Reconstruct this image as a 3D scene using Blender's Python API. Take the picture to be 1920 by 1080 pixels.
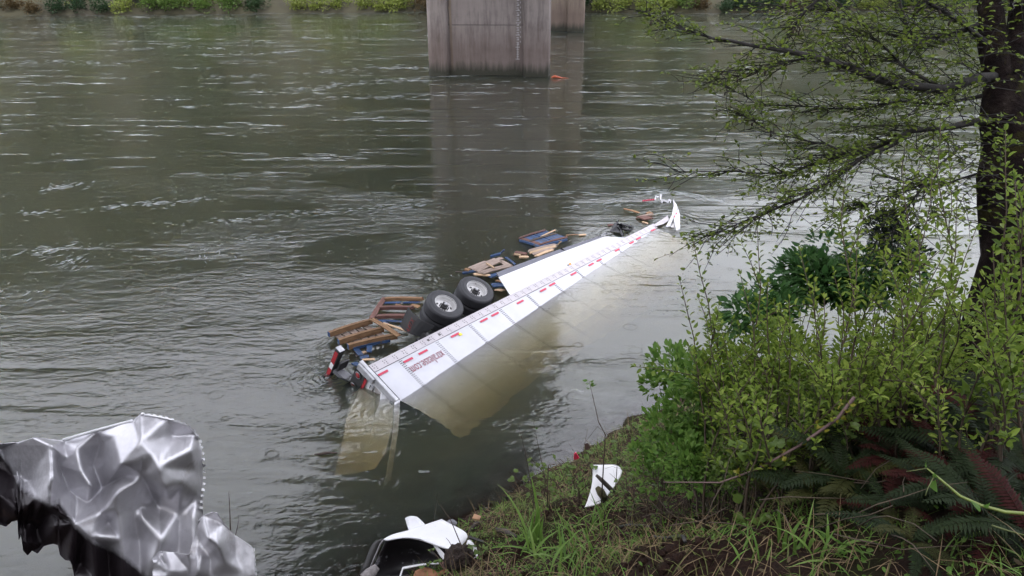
import bpy, bmesh, math, random
import numpy as np
from mathutils import Vector, Matrix, noise, Euler

for _o in list(bpy.data.objects):
    bpy.data.objects.remove(_o)
SC = bpy.context.scene
COL = SC.collection
rnd = random.Random(7)
R_ = math.radians
PI = math.pi

# ------------------------------------------------------------------ camera
CAM_H, CAM_F, CAM_P = 9.0, 1450.0, 24.0
cam_d = bpy.data.cameras.new('camera')
cam = bpy.data.objects.new('camera', cam_d)
COL.objects.link(cam)
cam.location = (0, 0, CAM_H)
cam.rotation_euler = (R_(90 - CAM_P), 0, 0)
cam_d.sensor_width = 36.0
cam_d.lens = 36.0 * CAM_F / 1920.0
cam_d.clip_start = 0.05
cam_d.clip_end = 3000
SC.camera = cam

# ------------------------------------------------------------------ sky and light (overcast, light rain)
SUN_EL, SUN_AZ = 58.0, 205.0
w = bpy.data.worlds.new('World')
SC.world = w
w.use_nodes = True
nt = w.node_tree
bg = nt.nodes['Background']
sky = nt.nodes.new('ShaderNodeTexSky')
sky.sky_type = 'NISHITA'
sky.sun_disc = False
sky.sun_elevation = R_(SUN_EL)
sky.sun_rotation = R_(SUN_AZ)
mixs = nt.nodes.new('ShaderNodeMixRGB')
mixs.inputs['Fac'].default_value = 0.86
mixs.inputs['Color2'].default_value = (8.6, 8.7, 9.5, 1)       # even grey cloud cover
nt.links.new(sky.outputs['Color'], mixs.inputs['Color1'])
nt.links.new(mixs.outputs['Color'], bg.inputs['Color'])
bg.inputs['Strength'].default_value = 0.15
sun_d = bpy.data.lights.new('sun', 'SUN')
sun_d.energy = 0.9
sun_d.angle = R_(25)
sun_d.color = (1.0, 0.97, 0.93)
sun = bpy.data.objects.new('sun', sun_d)
COL.objects.link(sun)
_az = R_(SUN_AZ)
_sd = Vector((math.sin(_az) * math.cos(R_(SUN_EL)), math.cos(_az) * math.cos(R_(SUN_EL)), math.sin(R_(SUN_EL))))
sun.rotation_euler = _sd.to_track_quat('Z', 'Y').to_euler()
sun.location = (0, 0, 60)
SC.view_settings.view_transform = 'Standard'
SC.view_settings.look = 'None'
SC.view_settings.exposure = 1.22
SC.view_settings.gamma = 1.0
SC.render.engine = 'CYCLES'
SC.cycles.max_bounces = 10
SC.cycles.diffuse_bounces = 3
SC.cycles.glossy_bounces = 4
SC.cycles.transmission_bounces = 6
SC.cycles.transparent_max_bounces = 16
SC.cycles.volume_bounces = 1

# ------------------------------------------------------------------ helpers
_cp, _sp = math.cos(R_(CAM_P)), math.sin(R_(CAM_P))
def ray(u, v):
    a, b = (u - 960) / CAM_F, (v - 540) / CAM_F
    return Vector((a, _cp - b * _sp, -_sp - b * _cp))
def atz(u, v, z=0.0):
    r = ray(u, v)
    return Vector((0, 0, CAM_H)) + r * ((z - CAM_H) / r.z)
def atd(u, v, d):
    return Vector((0, 0, CAM_H)) + ray(u, v) * d

def tag(o, label=None, cat=None, group=None, kind=None):
    if label: o['label'] = label
    if cat: o['category'] = cat
    if group: o['group'] = group
    if kind: o['kind'] = kind
    return o
def empty(name, loc=(0, 0, 0), rz=0.0, label=None, cat=None, group=None):
    o = bpy.data.objects.new(name, None)
    o.empty_display_size = 0.2
    o.location = loc
    o.rotation_euler = (0, 0, rz)
    COL.objects.link(o)
    return tag(o, label, cat, group)
def link(name, me, parent=None):
    o = bpy.data.objects.new(name, me)
    COL.objects.link(o)
    if parent is not None:
        o.parent = parent
    return o
def mesh(name, verts, faces, mat=None, parent=None, smooth=False):
    me = bpy.data.meshes.new(name)
    me.from_pydata([tuple(v) for v in verts], [], faces)
    if smooth:
        me.polygons.foreach_set('use_smooth', [True] * len(me.polygons))
    if mat is not None:
        me.materials.append(mat)
    me.update()
    return link(name, me, parent)

class MB:
    """collects boxes, tubes, lathes and plates, then links them as one mesh"""
    def __init__(self, xf=None):
        self.v, self.f, self.xf = [], [], xf
    def add(self, vs, fs):
        n = len(self.v)
        self.v += [Vector(p) for p in vs]
        self.f += [tuple(i + n for i in q) for q in fs]
        return self
    def box(self, lo, hi, bev=0.0, M=None):
        x0, y0, z0 = lo; x1, y1, z1 = hi
        if bev <= 0:
            vs = [(x0,y0,z0),(x1,y0,z0),(x1,y1,z0),(x0,y1,z0),(x0,y0,z1),(x1,y0,z1),(x1,y1,z1),(x0,y1,z1)]
            fs = [(3,2,1,0),(4,5,6,7),(0,1,5,4),(1,2,6,5),(2,3,7,6),(3,0,4,7)]
        else:
            bm = bmesh.new()
            bmesh.ops.create_cube(bm, size=1)
            for q in bm.verts:
                q.co = Vector(((x0+x1)/2 + q.co.x*(x1-x0), (y0+y1)/2 + q.co.y*(y1-y0), (z0+z1)/2 + q.co.z*(z1-z0)))
            bmesh.ops.bevel(bm, geom=bm.edges[:], offset=bev, segments=1, affect='EDGES', profile=0.5)
            bm.verts.index_update()
            vs = [q.co.copy() for q in bm.verts]; fs = [[q.index for q in p.verts] for p in bm.faces]
            bm.free()
        if M is not None: vs = [M @ Vector(p) for p in vs]
        return self.add(vs, fs)
    def tube(self, pts, rad, n=6, cap=True):
        pts = [Vector(p) for p in pts]
        rs = rad if isinstance(rad, (list, tuple)) else [rad] * len(pts)
        vs, fs = [], []
        up = None
        for i, p in enumerate(pts):
            t = (pts[min(i+1, len(pts)-1)] - pts[max(i-1, 0)])
            if t.length < 1e-9: t = Vector((0,0,1))
            t.normalize()
            if up is None:
                up = Vector((0,0,1)) if abs(t.z) < 0.9 else Vector((1,0,0))
            a = t.cross(up)
            if a.length < 1e-6: a = t.orthogonal()
            a.normalize(); b = a.cross(t); up = b
            for k in range(n):
                th = 2*PI*k/n
                vs.append(p + a*(math.cos(th)*rs[i]) + b*(math.sin(th)*rs[i]))
        for i in range(len(pts)-1):
            for k in range(n):
                k2 = (k+1) % n
                fs.append((i*n+k, i*n+k2, (i+1)*n+k2, (i+1)*n+k))
        if cap:
            fs.append(tuple(range(n-1, -1, -1)))
            fs.append(tuple((len(pts)-1)*n + k for k in range(n)))
        return self.add(vs, fs)
    def lathe(self, prof, n=32, M=None, close=False):
        """prof: (radius, height) pairs, spun about local z"""
        vs, fs = [], []
        for r, z in prof:
            for k in range(n):
                th = 2*PI*k/n
                p = Vector((r*math.cos(th), r*math.sin(th), z))
                vs.append(M @ p if M is not None else p)
        m = len(prof)
        for i in range(m-1 if not close else m):
            j = (i+1) % m
            for k in range(n):
                k2 = (k+1) % n
                fs.append((i*n+k, i*n+k2, j*n+k2, j*n+k))
        return self.add(vs, fs)
    def plate(self, poly, nrm, th):
        """a polygon given thickness th along -nrm"""
        poly = [Vector(p) for p in poly]; nrm = Vector(nrm)
        n = len(poly)
        vs = poly + [p - nrm*th for p in poly]
        fs = [tuple(range(n)), tuple(range(2*n-1, n-1, -1))]
        for i in range(n):
            j = (i+1) % n
            fs.append((i, i+n, j+n, j))
        return self.add(vs, fs)
    def build(self, name, mat, parent=None, smooth=False):
        vs = [self.xf(p) for p in self.v] if self.xf else self.v
        o = mesh(name, vs, self.f, mat, parent, smooth)
        return o
def fix_normals(o):
    bm = bmesh.new(); bm.from_mesh(o.data)
    bmesh.ops.recalc_face_normals(bm, faces=bm.faces[:])
    bm.to_mesh(o.data); bm.free()
    return o
def autosmooth(o, deg=35):
    me = o.data
    me.polygons.foreach_set('use_smooth', [True]*len(me.polygons))
    bm = bmesh.new(); bm.from_mesh(me)
    for e in bm.edges:
        if len(e.link_faces) == 2 and e.calc_face_angle(0) > R_(deg): e.smooth = False
    bm.to_mesh(me); bm.free()
    return o

# ------------------------------------------------------------------ materials
def newmat(name):
    m = bpy.data.materials.new(name); m.use_nodes = True
    return m, m.node_tree, m.node_tree.nodes['Principled BSDF'], m.node_tree.links
def nd(nt, typ, **kw):
    n = nt.nodes.new(typ)
    for k, v in kw.items():
        if k in n.inputs.keys(): n.inputs[k].default_value = v
        else: setattr(n, k, v)
    return n
def ramp(nt, stops, interp='LINEAR'):
    r = nt.nodes.new('ShaderNodeValToRGB')
    cr = r.color_ramp; cr.interpolation = interp
    while len(cr.elements) < len(stops): cr.elements.new(0.5)
    for e, (p, c) in zip(cr.elements, stops):
        e.position = p
        e.color = (c[0], c[1], c[2], 1) if isinstance(c, (tuple, list)) else (c, c, c, 1)
    return r
def mat_noise(name, stops, scale=4.0, rough=0.6, metal=0.0, bump=0.0, bscale=None, coord='Object', detail=6, spec=0.5, stretch=None, rand=0.0, dirt=None, trans=0.0):
    """noise-coloured surface; dirt = (colour, scale, threshold); rand = brightness spread per object"""
    m, t, p, L = newmat(name)
    tc = nd(t, 'ShaderNodeTexCoord')
    src = tc.outputs[coord]
    if stretch:
        mp = nd(t, 'ShaderNodeMapping'); mp.inputs['Scale'].default_value = stretch
        L.new(src, mp.inputs['Vector']); src = mp.outputs['Vector']
    n = nd(t, 'ShaderNodeTexNoise', Scale=scale, Detail=detail, Roughness=0.6)
    L.new(src, n.inputs['Vector'])
    r = ramp(t, stops); L.new(n.outputs['Fac'], r.inputs['Fac'])
    out = r.outputs['Color']
    if dirt:
        n2 = nd(t, 'ShaderNodeTexNoise', Scale=dirt[1], Detail=8, Roughness=0.7)
        L.new(src, n2.inputs['Vector'])
        r2 = ramp(t, [(dirt[2], 0.0), (min(dirt[2]+0.06, 1), 1.0)]); L.new(n2.outputs['Fac'], r2.inputs['Fac'])
        mx = nd(t, 'ShaderNodeMixRGB'); mx.inputs['Color2'].default_value = (*dirt[0], 1)
        L.new(r2.outputs['Color'], mx.inputs['Fac']); L.new(out, mx.inputs['Color1']); out = mx.outputs['Color']
    if rand:
        oi = nd(t, 'ShaderNodeObjectInfo')
        mr = nd(t, 'ShaderNodeMapRange'); mr.inputs['To Min'].default_value = 1-rand; mr.inputs['To Max'].default_value = 1+rand
        L.new(oi.outputs['Random'], mr.inputs['Value'])
        hs = nd(t, 'ShaderNodeHueSaturation'); L.new(mr.outputs['Result'], hs.inputs['Value']); L.new(out, hs.inputs['Color'])
        out = hs.outputs['Color']
    L.new(out, p.inputs['Base Color'])
    p.inputs['Roughness'].default_value = rough
    p.inputs['Metallic'].default_value = metal
    p.inputs['Specular IOR Level'].default_value = spec
    if bump:
        n3 = nd(t, 'ShaderNodeTexNoise', Scale=bscale or scale*3, Detail=6, Roughness=0.65)
        L.new(src, n3.inputs['Vector'])
        b = nd(t, 'ShaderNodeBump'); b.inputs['Strength'].default_value = 1.0; b.inputs['Distance'].default_value = bump
        L.new(n3.outputs['Fac'], b.inputs['Height']); L.new(b.outputs['Normal'], p.inputs['Normal'])
    return m
def mat_leaf(name, c1, c2, c3=None, rough=0.45, trans=0.35, scale=1.2, spec=0.3):
    """leaf colour varies leaf by leaf (an attribute on each face) and clump by clump"""
    m, t, p, L = newmat(name)
    at = nd(t, 'ShaderNodeAttribute'); at.attribute_name = 'tint'
    oi = nd(t, 'ShaderNodeObjectInfo')
    ad = nd(t, 'ShaderNodeMath', operation='ADD'); L.new(at.outputs['Fac'], ad.inputs[0])
    ml = nd(t, 'ShaderNodeMath', operation='MULTIPLY'); ml.inputs[1].default_value = 0.35
    L.new(oi.outputs['Random'], ml.inputs[0]); L.new(ml.outputs[0], ad.inputs[1])
    fr = nd(t, 'ShaderNodeMath', operation='FRACT'); L.new(ad.outputs[0], fr.inputs[0])
    r = ramp(t, [(0.0, c1), (0.55, c2), (1.0, c3 or c2)]); L.new(fr.outputs[0], r.inputs['Fac'])
    L.new(r.outputs['Color'], p.inputs['Base Color'])
    p.inputs['Roughness'].default_value = rough
    p.inputs['Specular IOR Level'].default_value = spec
    tr = nd(t, 'ShaderNodeBsdfTranslucent'); L.new(r.outputs['Color'], tr.inputs['Color'])
    mx = nd(t, 'ShaderNodeMixShader'); mx.inputs['Fac'].default_value = trans
    L.new(p.outputs['BSDF'], mx.inputs[1]); L.new(tr.outputs['BSDF'], mx.inputs[2])
    L.new(mx.outputs['Shader'], t.nodes['Material Output'].inputs['Surface'])
    return m
# ------------------------------------------------------------------ river (closed body of murky water with real refraction)
WAKES = [(*atz(618,706)[:2], 1.8, .0045, .16), (*atz(655,655)[:2], 1.4, .003, .14), (*atz(1262,420)[:2], 2.2, .006, .30), (*atz(745,770)[:2], 1.6, .003, .20), (*atz(1158,440)[:2], 1.6, .004, .25), (*atz(840,520)[:2], 1.5, .003, .2)]
def make_water():
    m = bpy.data.materials.new('river_water'); m.use_nodes = True
    t = m.node_tree; L = t.links
    t.nodes.remove(t.nodes['Principled BSDF']); out = t.nodes['Material Output']
    tc = nd(t, 'ShaderNodeTexCoord')
    def nz(sx, sy, scale=1.0, detail=3, rough=0.5, dist=0.0, off=0.0):
        mp = nd(t, 'ShaderNodeMapping'); mp.inputs['Scale'].default_value = (sx, sy, 1); mp.inputs['Location'].default_value = (off+.37, off*0.7+.21, off*0.3+.43); mp.inputs['Rotation'].default_value = (0.5, 0.35, 0.07)
        L.new(tc.outputs['Object'], mp.inputs['Vector'])
        n = nd(t, 'ShaderNodeTexNoise', Scale=scale, Detail=detail, Roughness=rough, Distortion=dist)
        L.new(mp.outputs['Vector'], n.inputs['Vector'])
        return n.outputs['Fac']
    def mth(op, a, b=None):
        n = nd(t, 'ShaderNodeMath', operation=op)
        for i, q in enumerate((a, b)):
            if q is None: continue
            if isinstance(q, (int, float)): n.inputs[i].default_value = q
            else: L.new(q, n.inputs[i])
        return n.outputs[0]
    def rmp(a, lo, hi):
        n = nd(t, 'ShaderNodeMapRange'); n.interpolation_type = 'SMOOTHSTEP'
        n.inputs['From Min'].default_value = lo; n.inputs['From Max'].default_value = hi
        L.new(a, n.inputs['Value']); return n.outputs['Result']
    sep = nd(t, 'ShaderNodeSeparateXYZ'); L.new(tc.outputs['Object'], sep.inputs[0])
    Y, X = sep.outputs['Y'], sep.outputs['X']
    # slow boils and swells, wind ripples in patches, fine wrinkles
    swell = mth('MULTIPLY', nz(0.16, 0.30, dist=1.2, detail=2), 0.026)
    patch = rmp(nz(0.05, 0.19, dist=1.5, detail=4, rough=0.6, off=3.1), 0.44, 0.64)
    streak = rmp(nz(0.05, 0.50, dist=1.0, detail=3, off=7.7), 0.57, 0.68)
    pa = mth('ADD', mth('MULTIPLY', patch, 0.75), mth('ADD', mth('MULTIPLY', streak, 0.6), 0.15))
    rip1 = mth('MULTIPLY', mth('MULTIPLY', nz(1.3, 2.9, dist=0.8, detail=3, off=1.7), 0.030), pa)
    rip2 = mth('MULTIPLY', mth('MULTIPLY', nz(4.5, 8.5, dist=0.5, detail=3, off=5.2), 0.013), pa)
    # rain rings
    vo = nd(t, 'ShaderNodeTexVoronoi', Scale=0.95); vo.voronoi_dimensions = '2D'; L.new(tc.outputs['Object'], vo.inputs['Vector'])
    d = vo.outputs['Distance']
    sc_ = nd(t, 'ShaderNodeSeparateColor'); L.new(vo.outputs['Color'], sc_.inputs[0])
    size = mth('ADD', mth('MULTIPLY', sc_.outputs['Red'], 0.15), 0.03)
    ringw = mth('SUBTRACT', 1.0, rmp(mth('ABSOLUTE', mth('SUBTRACT', d, size)), 0.0, 0.04))
    ring = mth('MULTIPLY', mth('MULTIPLY', mth('SINE', mth('MULTIPLY', d, 230.0)), ringw), mth('GREATER_THAN', sc_.outputs['Green'], 0.5))
    ring = mth('MULTIPLY', ring, 0.0012)
    # disturbed water spreading from the wreck: rings round the tail guard, the pallets and the nose
    dist_ = None
    for (cx, cy, rad, amp, wl) in WAKES:
        dx = mth('SUBTRACT', X, cx); dy = mth('SUBTRACT', Y, cy)
        dd = mth('SQRT', mth('ADD', mth('MULTIPLY', dx, dx), mth('MULTIPLY', dy, dy)))
        wob = mth('MULTIPLY', nz(2.2, 2.2, detail=2, off=cx), 0.5)
        wv = mth('MULTIPLY', mth('SINE', mth('MULTIPLY', mth('ADD', dd, wob), 6.283/wl)), mth('MULTIPLY', mth('SUBTRACT', 1.0, rmp(dd, 0.0, rad)), amp))
        dist_ = wv if dist_ is None else mth('ADD', dist_, wv)
    hgt = mth('ADD', mth('ADD', mth('ADD', swell, rip1), mth('ADD', rip2, ring)), dist_)
    b = nd(t, 'ShaderNodeBump'); b.inputs['Distance'].default_value = 1.0; b.inputs['Strength'].default_value = 1.0
    L.new(hgt, b.inputs['Height'])
    N = b.outputs['Normal']
    gl = nd(t, 'ShaderNodeBsdfGlossy'); gl.inputs['Roughness'].default_value = 0.10; L.new(N, gl.inputs['Normal'])
    gl.inputs['Color'].default_value = (1, 1, 1, 1)
    rf = nd(t, 'ShaderNodeBsdfRefraction'); rf.inputs['IOR'].default_value = 1.33; rf.inputs['Roughness'].default_value = 0.0
    L.new(N, rf.inputs['Normal'])
    fr = nd(t, 'ShaderNodeFresnel'); fr.inputs['IOR'].default_value = 1.54; L.new(N, fr.inputs['Normal'])
    mx = nd(t, 'ShaderNodeMixShader')
    L.new(fr.outputs[0], mx.inputs[0]); L.new(rf.outputs[0], mx.inputs[1]); L.new(gl.outputs[0], mx.inputs[2])
    # thin lines and flecks of foam riding on the current, mostly out in the stream
    f1 = rmp(nz(0.085, 0.75, dist=2.2, detail=5, off=11.3), 0.575, 0.64)
    f2 = rmp(nz(1.1, 5.5, dist=0.6, detail=5, rough=0.75, off=2.9), 0.50, 0.60)
    far = rmp(Y, 22.0, 44.0)
    specks = rmp(nz(2.4, 6.5, detail=2, off=15.0), 0.735, 0.775)
    specks = mth('MULTIPLY', specks, rmp(nz(0.06, 0.16, dist=1.0, off=21.0), 0.42, 0.6))
    foam = mth('ADD', mth('MULTIPLY', mth('MULTIPLY', f1, f2), mth('MULTIPLY', far, 0.9)), mth('MULTIPLY', specks, 0.35))
    df = nd(t, 'ShaderNodeBsdfDiffuse'); df.inputs['Color'].default_value = (0.34, 0.36, 0.36, 1)
    mf = nd(t, 'ShaderNodeMixShader'); L.new(foam, mf.inputs[0]); L.new(mx.outputs[0], mf.inputs[1]); L.new(df.outputs[0], mf.inputs[2])
    L.new(mf.outputs[0], out.inputs['Surface'])
    sc = nd(t, 'ShaderNodeVolumeScatter'); sc.inputs['Density'].default_value = 1.05; sc.inputs['Color'].default_value = (0.63, 0.86, 0.86, 1)
    sc.inputs['Anisotropy'].default_value = 0.2
    ab = nd(t, 'ShaderNodeVolumeAbsorption'); ab.inputs['Density'].default_value = 1.0; ab.inputs['Color'].default_value = (0.885, 0.91, 0.42, 1)
    va = nd(t, 'ShaderNodeAddShader'); L.new(sc.outputs[0], va.inputs[0]); L.new(ab.outputs[0], va.inputs[1])
    L.new(va.outputs[0], out.inputs['Volume'])
    return m
X0, X1, Y0, Y1 = -260, 260, -12, 175
river = mesh('river', [(X0,Y0,0),(X1,Y0,0),(X1,Y1,0),(X0,Y1,0),(X0,Y0,-6),(X1,Y0,-6),(X1,Y1,-6),(X0,Y1,-6)],
             [(0,1,2,3),(7,6,5,4),(0,4,5,1),(1,5,6,2),(2,6,7,3),(3,7,4,0)], make_water())
tag(river, kind='structure')
bed = mesh('riverbed', [(X0,Y0,-5),(X1,Y0,-5),(X1,Y1,-5),(X0,Y1,-5)], [(0,1,2,3)],
           mat_noise('river_mud', [(0.3,(.06,.055,.03)),(0.7,(.10,.09,.05))], scale=0.6, bump=0.02))
tag(bed, kind='structure')

# ------------------------------------------------------------------ near bank
SHORE = [(-60,2),(-30,5.5),(-12,7.2),(-5,8.0),(-2.9,8.7),(-2.2,9.3),(-1.2,10.0),(-0.4,10.8),(0.4,11.6),(1.8,12.8),(3.0,13.9),(4.4,14.9),(6.2,15.6),(9,15.9),(14,15.6),(22,14.0),(45,8),(90,-2),(260,-25)]
_S = np.array(SHORE, float)
def shore_d(x, y):
    """distance inland from the waterline (negative over the river)"""
    x = np.asarray(x, float); y = np.asarray(y, float)
    best = np.full(x.shape, 1e9); sgn = np.ones(x.shape)
    for i in range(len(_S)-1):
        ax, ay = _S[i]; bx, by = _S[i+1]
        dx, dy = bx-ax, by-ay; l2 = dx*dx+dy*dy
        t = np.clip(((x-ax)*dx+(y-ay)*dy)/l2, 0, 1)
        px, py = ax+t*dx, ay+t*dy
        d = np.hypot(x-px, y-py)
        cr = dx*(y-ay)-dy*(x-ax)
        m = d < best
        best = np.where(m, d, best); sgn = np.where(m, np.where(cr > 0, -1, 1), sgn)
    return best*sgn
_PS = [-40, -8, -3, 0, 1, 2, 4, 6, 8.3, 9.6, 11, 18, 30, 60]
_PZ = [-4.5, -2.6, -1.2, 0, 0.55, 1.2, 2.8, 4.7, 6.1, 6.4, 6.6, 8.5, 14, 24]
MOUNDS = []
_SEG = [(ax, ay, bx-ax, by-ay, (bx-ax)**2+(by-ay)**2) for (ax, ay), (bx, by) in zip(SHORE, SHORE[1:])]
def shore1(x, y):
    best = 1e18; sg = 1
    for ax, ay, dx, dy, l2 in _SEG:
        px, py = x-ax, y-ay
        t = (px*dx+py*dy)/l2
        t = 0 if t < 0 else (1 if t > 1 else t)
        ex, ey = px-t*dx, py-t*dy; d = ex*ex+ey*ey
        if d < best: best = d; sg = -1 if dx*py-dy*px > 0 else 1
    return sg*math.sqrt(best)
def base1(x, y):
    d = shore1(x, y)
    if d <= _PS[0]: return _PZ[0]
    for i in range(len(_PS)-1):
        if d <= _PS[i+1]: return _PZ[i]+(_PZ[i+1]-_PZ[i])*(d-_PS[i])/(_PS[i+1]-_PS[i])
    return _PZ[-1]
def ground0(x, y):
    return np.interp(shore_d(x, y), _PS, _PZ)
def _rough(x, y):
    v = Vector((x, y, 0))
    return 0.10*noise.noise(v*0.8) + 0.10*noise.noise(v*2.1+Vector((7,1,3))) + 0.05*noise.noise(v*5.5) + 0.022*noise.noise(v*14)
def ground(x, y):
    z = base1(x, y)
    z += _rough(x, y)
    for mx_, my_, mr, mh in MOUNDS:
        q = ((x-mx_)**2+(y-my_)**2)/(mr*mr)
        if q < 4: z += mh*math.exp(-q*1.4)*(1+0.5*noise.noise(Vector((x*6, y*6, 2))))
    return z
def hit(u, v, t0=2.5):
    """where the line of sight through (u, v) meets the bank"""
    r = ray(u, v); t = t0; p = None
    while t < 60:
        p = Vector((0,0,CAM_H)) + r*t
        gap = p.z - ground(p.x, p.y)
        if gap <= 0: break
        t += min(.4, max(.06, gap*.25))
    return Vector((p.x, p.y, ground(p.x, p.y)))
for (u, v, r_, h_) in [(1050,965,.45,.22),(1155,968,.45,.2),(985,1035,.6,.2),(940,1060,.5,.2),(1010,990,.4,.14),(1260,1060,.7,.16)]:
    p = hit(u, v); MOUNDS.append((p.x, p.y, r_, h_))

def soil_mat():
    m, t, p, L = newmat('bank_soil')
    tc = nd(t, 'ShaderNodeTexCoord')
    n1 = nd(t, 'ShaderNodeTexNoise', Scale=1.1, Detail=8, Roughness=0.65); L.new(tc.outputs['Object'], n1.inputs['Vector'])
    n2 = nd(t, 'ShaderNodeTexNoise', Scale=26, Detail=8, Roughness=0.75); L.new(tc.outputs['Object'], n2.inputs['Vector'])
    r1 = ramp(t, [(0.3,(.011,.006,.005)),(0.5,(.024,.012,.009)),(0.68,(.038,.022,.014))]); L.new(n2.outputs['Fac'], r1.inputs['Fac'])
    r2 = ramp(t, [(0.50,0.0),(0.62,0.75)]); L.new(n1.outputs['Fac'], r2.inputs['Fac'])
    mx = nd(t, 'ShaderNodeMixRGB'); mx.inputs['Color2'].default_value = (.020,.022,.007,1)
    L.new(r2.outputs['Color'], mx.inputs['Fac']); L.new(r1.outputs['Color'], mx.inputs['Color1'])
    L.new(mx.outputs['Color'], p.inputs['Base Color']); p.inputs['Roughness'].default_value = 0.9; p.inputs['Specular IOR Level'].default_value = 0.12
    b = nd(t, 'ShaderNodeBump'); b.inputs['Distance'].default_value = 0.05; L.new(n2.outputs['Fac'], b.inputs['Height'])
    L.new(b.outputs['Normal'], p.inputs['Normal'])
    return m
def make_bank():
    xs = np.unique(np.concatenate([np.linspace(-60,-8,24), np.linspace(-8,9,150), np.linspace(9,30,50), np.linspace(30,260,50)]))
    ys = np.unique(np.concatenate([np.linspace(-30,0,16), np.linspace(0,17,150), np.linspace(17,40,46), np.linspace(40,170,50)]))
    XX, YY = np.meshgrid(xs, ys)
    Z = ground0(XX, YY)
    vs = []
    for j in range(len(ys)):
        for i in range(len(xs)):
            x, y = xs[i], ys[j]
            near = -9 < x < 12 and -1 < y < 22
            z = Z[j, i]
            if near:
                z = ground(x, y)
            vs.append((x, y, z))
    W = len(xs)
    fs = []
    for j in range(len(ys)-1):
        for i in range(W-1):
            q = (j*W+i, j*W+i+1, (j+1)*W+i+1, (j+1)*W+i)
            if max(vs[k][2] for k in q) > -4.2: fs.append(q)
    o = mesh('river_bank', vs, fs, soil_mat(), smooth=True)
    tag(o, kind='structure')
make_bank()

# ------------------------------------------------------------------ far bank, wooded hill behind it
FAR = [(-260,104),(-120,108),(-75,111.5),(-45,115.5),(-20,118),(0,119),(14,118),(30,117),(60,121),(120,130),(260,140)]
_F = np.array(FAR, float)
def far_y(x): return float(np.interp(x, _F[:,0], _F[:,1]))
def hill_h(x):
    # the wooded slope is high on the left and falls away to the right
    return float(np.interp(x, [-260,-130,-95,-40,-10,12,40,120,260], [86,84,79,68,59,51,45,36,34]))
def make_far():
    vs, fs = [], []
    xs = np.linspace(-260, 260, 131)
    prof = [(-14,-3.0,0),(-3,-0.6,0),(0,0.02,0),(0.8,0.7,0),(3,1.6,0),(9,2.4,0),(16,None,.10),(34,None,.55),(52,None,.85),(75,None,1.0),(120,None,1.05)]
    for x in xs:
        for dy, z, k in prof:
            zz = z if z is not None else 2.4 + (hill_h(x)-2.4)*k
            n_ = 1.2*noise.noise(Vector((x*0.05, dy*0.07, 1))) if z is None else 0.2*noise.noise(Vector((x*0.3, dy, 1)))
            vs.append((x, far_y(x)+dy+1.5*noise.noise(Vector((x*0.11, 3, 1))), zz+n_*(3 if z is None else 1)))
    P = len(prof)
    for i in range(len(xs)-1):
        for j in range(P-1):
            fs.append((i*P+j, (i+1)*P+j, (i+1)*P+j+1, i*P+j+1))
    o = mesh('hill', vs, fs, mat_noise('hill_ground', [(0.3,(.022,.018,.010)),(0.7,(.045,.042,.018))], scale=0.2, rough=0.9, detail=8), smooth=True)
    tag(o, kind='structure')
make_far()

# ------------------------------------------------------------------ foliage helpers
def leaf_cloud(name, pos, dirs, size, mat, parent=None, wide=0.5, seed=0, fold=0.25, aspect=None):
    """many small folded leaves as one mesh; pos, dirs: (n,3); size: (n,)"""
    rg = np.random.RandomState(seed)
    pos = np.asarray(pos, float); dirs = np.asarray(dirs, float); size = np.asarray(size, float)
    n = len(pos)
    d = dirs/np.maximum(np.linalg.norm(dirs, axis=1, keepdims=True), 1e-9)
    rv = rg.normal(size=(n,3)); rv[:,2] *= 0.35
    s = np.cross(d, np.array([0,0,1.0])) + 0.55*rv
    s -= d*(s*d).sum(1, keepdims=True); s /= np.maximum(np.linalg.norm(s, axis=1, keepdims=True), 1e-9)
    u = np.cross(s, d)
    L_ = size[:,None]; W = L_*wide
    pts = [pos, pos+d*L_*0.35+s*W*0.5+u*W*fold, pos+d*L_*0.75+s*W*0.36+u*W*fold, pos+d*L_-u*L_*0.06,
           pos+d*L_*0.75-s*W*0.36+u*W*fold, pos+d*L_*0.35-s*W*0.5+u*W*fold, pos+d*L_*0.5]
    V = np.stack(pts, 1).reshape(-1,3)
    base = (np.arange(n)*7)[:,None]
    quads = np.concatenate([base+np.array([0,1,2,6]), base+np.array([6,2,3,3]), base+np.array([0,6,4,5]), base+np.array([6,3,4,4])], 1).reshape(-1,4)
    quads = quads.reshape(n,4,4)
    q = quads[:, [0,2]].reshape(-1,4); tr = quads[:, [1,3], :3].reshape(-1,3)
    me = bpy.data.meshes.new(name)
    me.vertices.add(len(V)); me.vertices.foreach_set('co', V.ravel())
    nq, ntr = len(q), len(tr)
    me.loops.add(nq*4+ntr*3)
    me.loops.foreach_set('vertex_index', np.concatenate([q.ravel(), tr.ravel()]).astype(np.int32))
    me.polygons.add(nq+ntr)
    st = np.concatenate([np.arange(nq)*4, nq*4+np.arange(ntr)*3]).astype(np.int32)
    me.polygons.foreach_set('loop_start', st)
    me.polygons.foreach_set('loop_total', np.concatenate([np.full(nq,4), np.full(ntr,3)]).astype(np.int32))
    tint = rg.uniform(0, 0.65, n)
    a = me.attributes.new('tint', 'FLOAT', 'FACE')
    a.data.foreach_set('value', np.concatenate([np.repeat(tint,2), np.repeat(tint,2)]).astype(np.float32))
    me.update(); me.validate()
    if mat: me.materials.append(mat)
    return link(name, me, parent)
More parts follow.
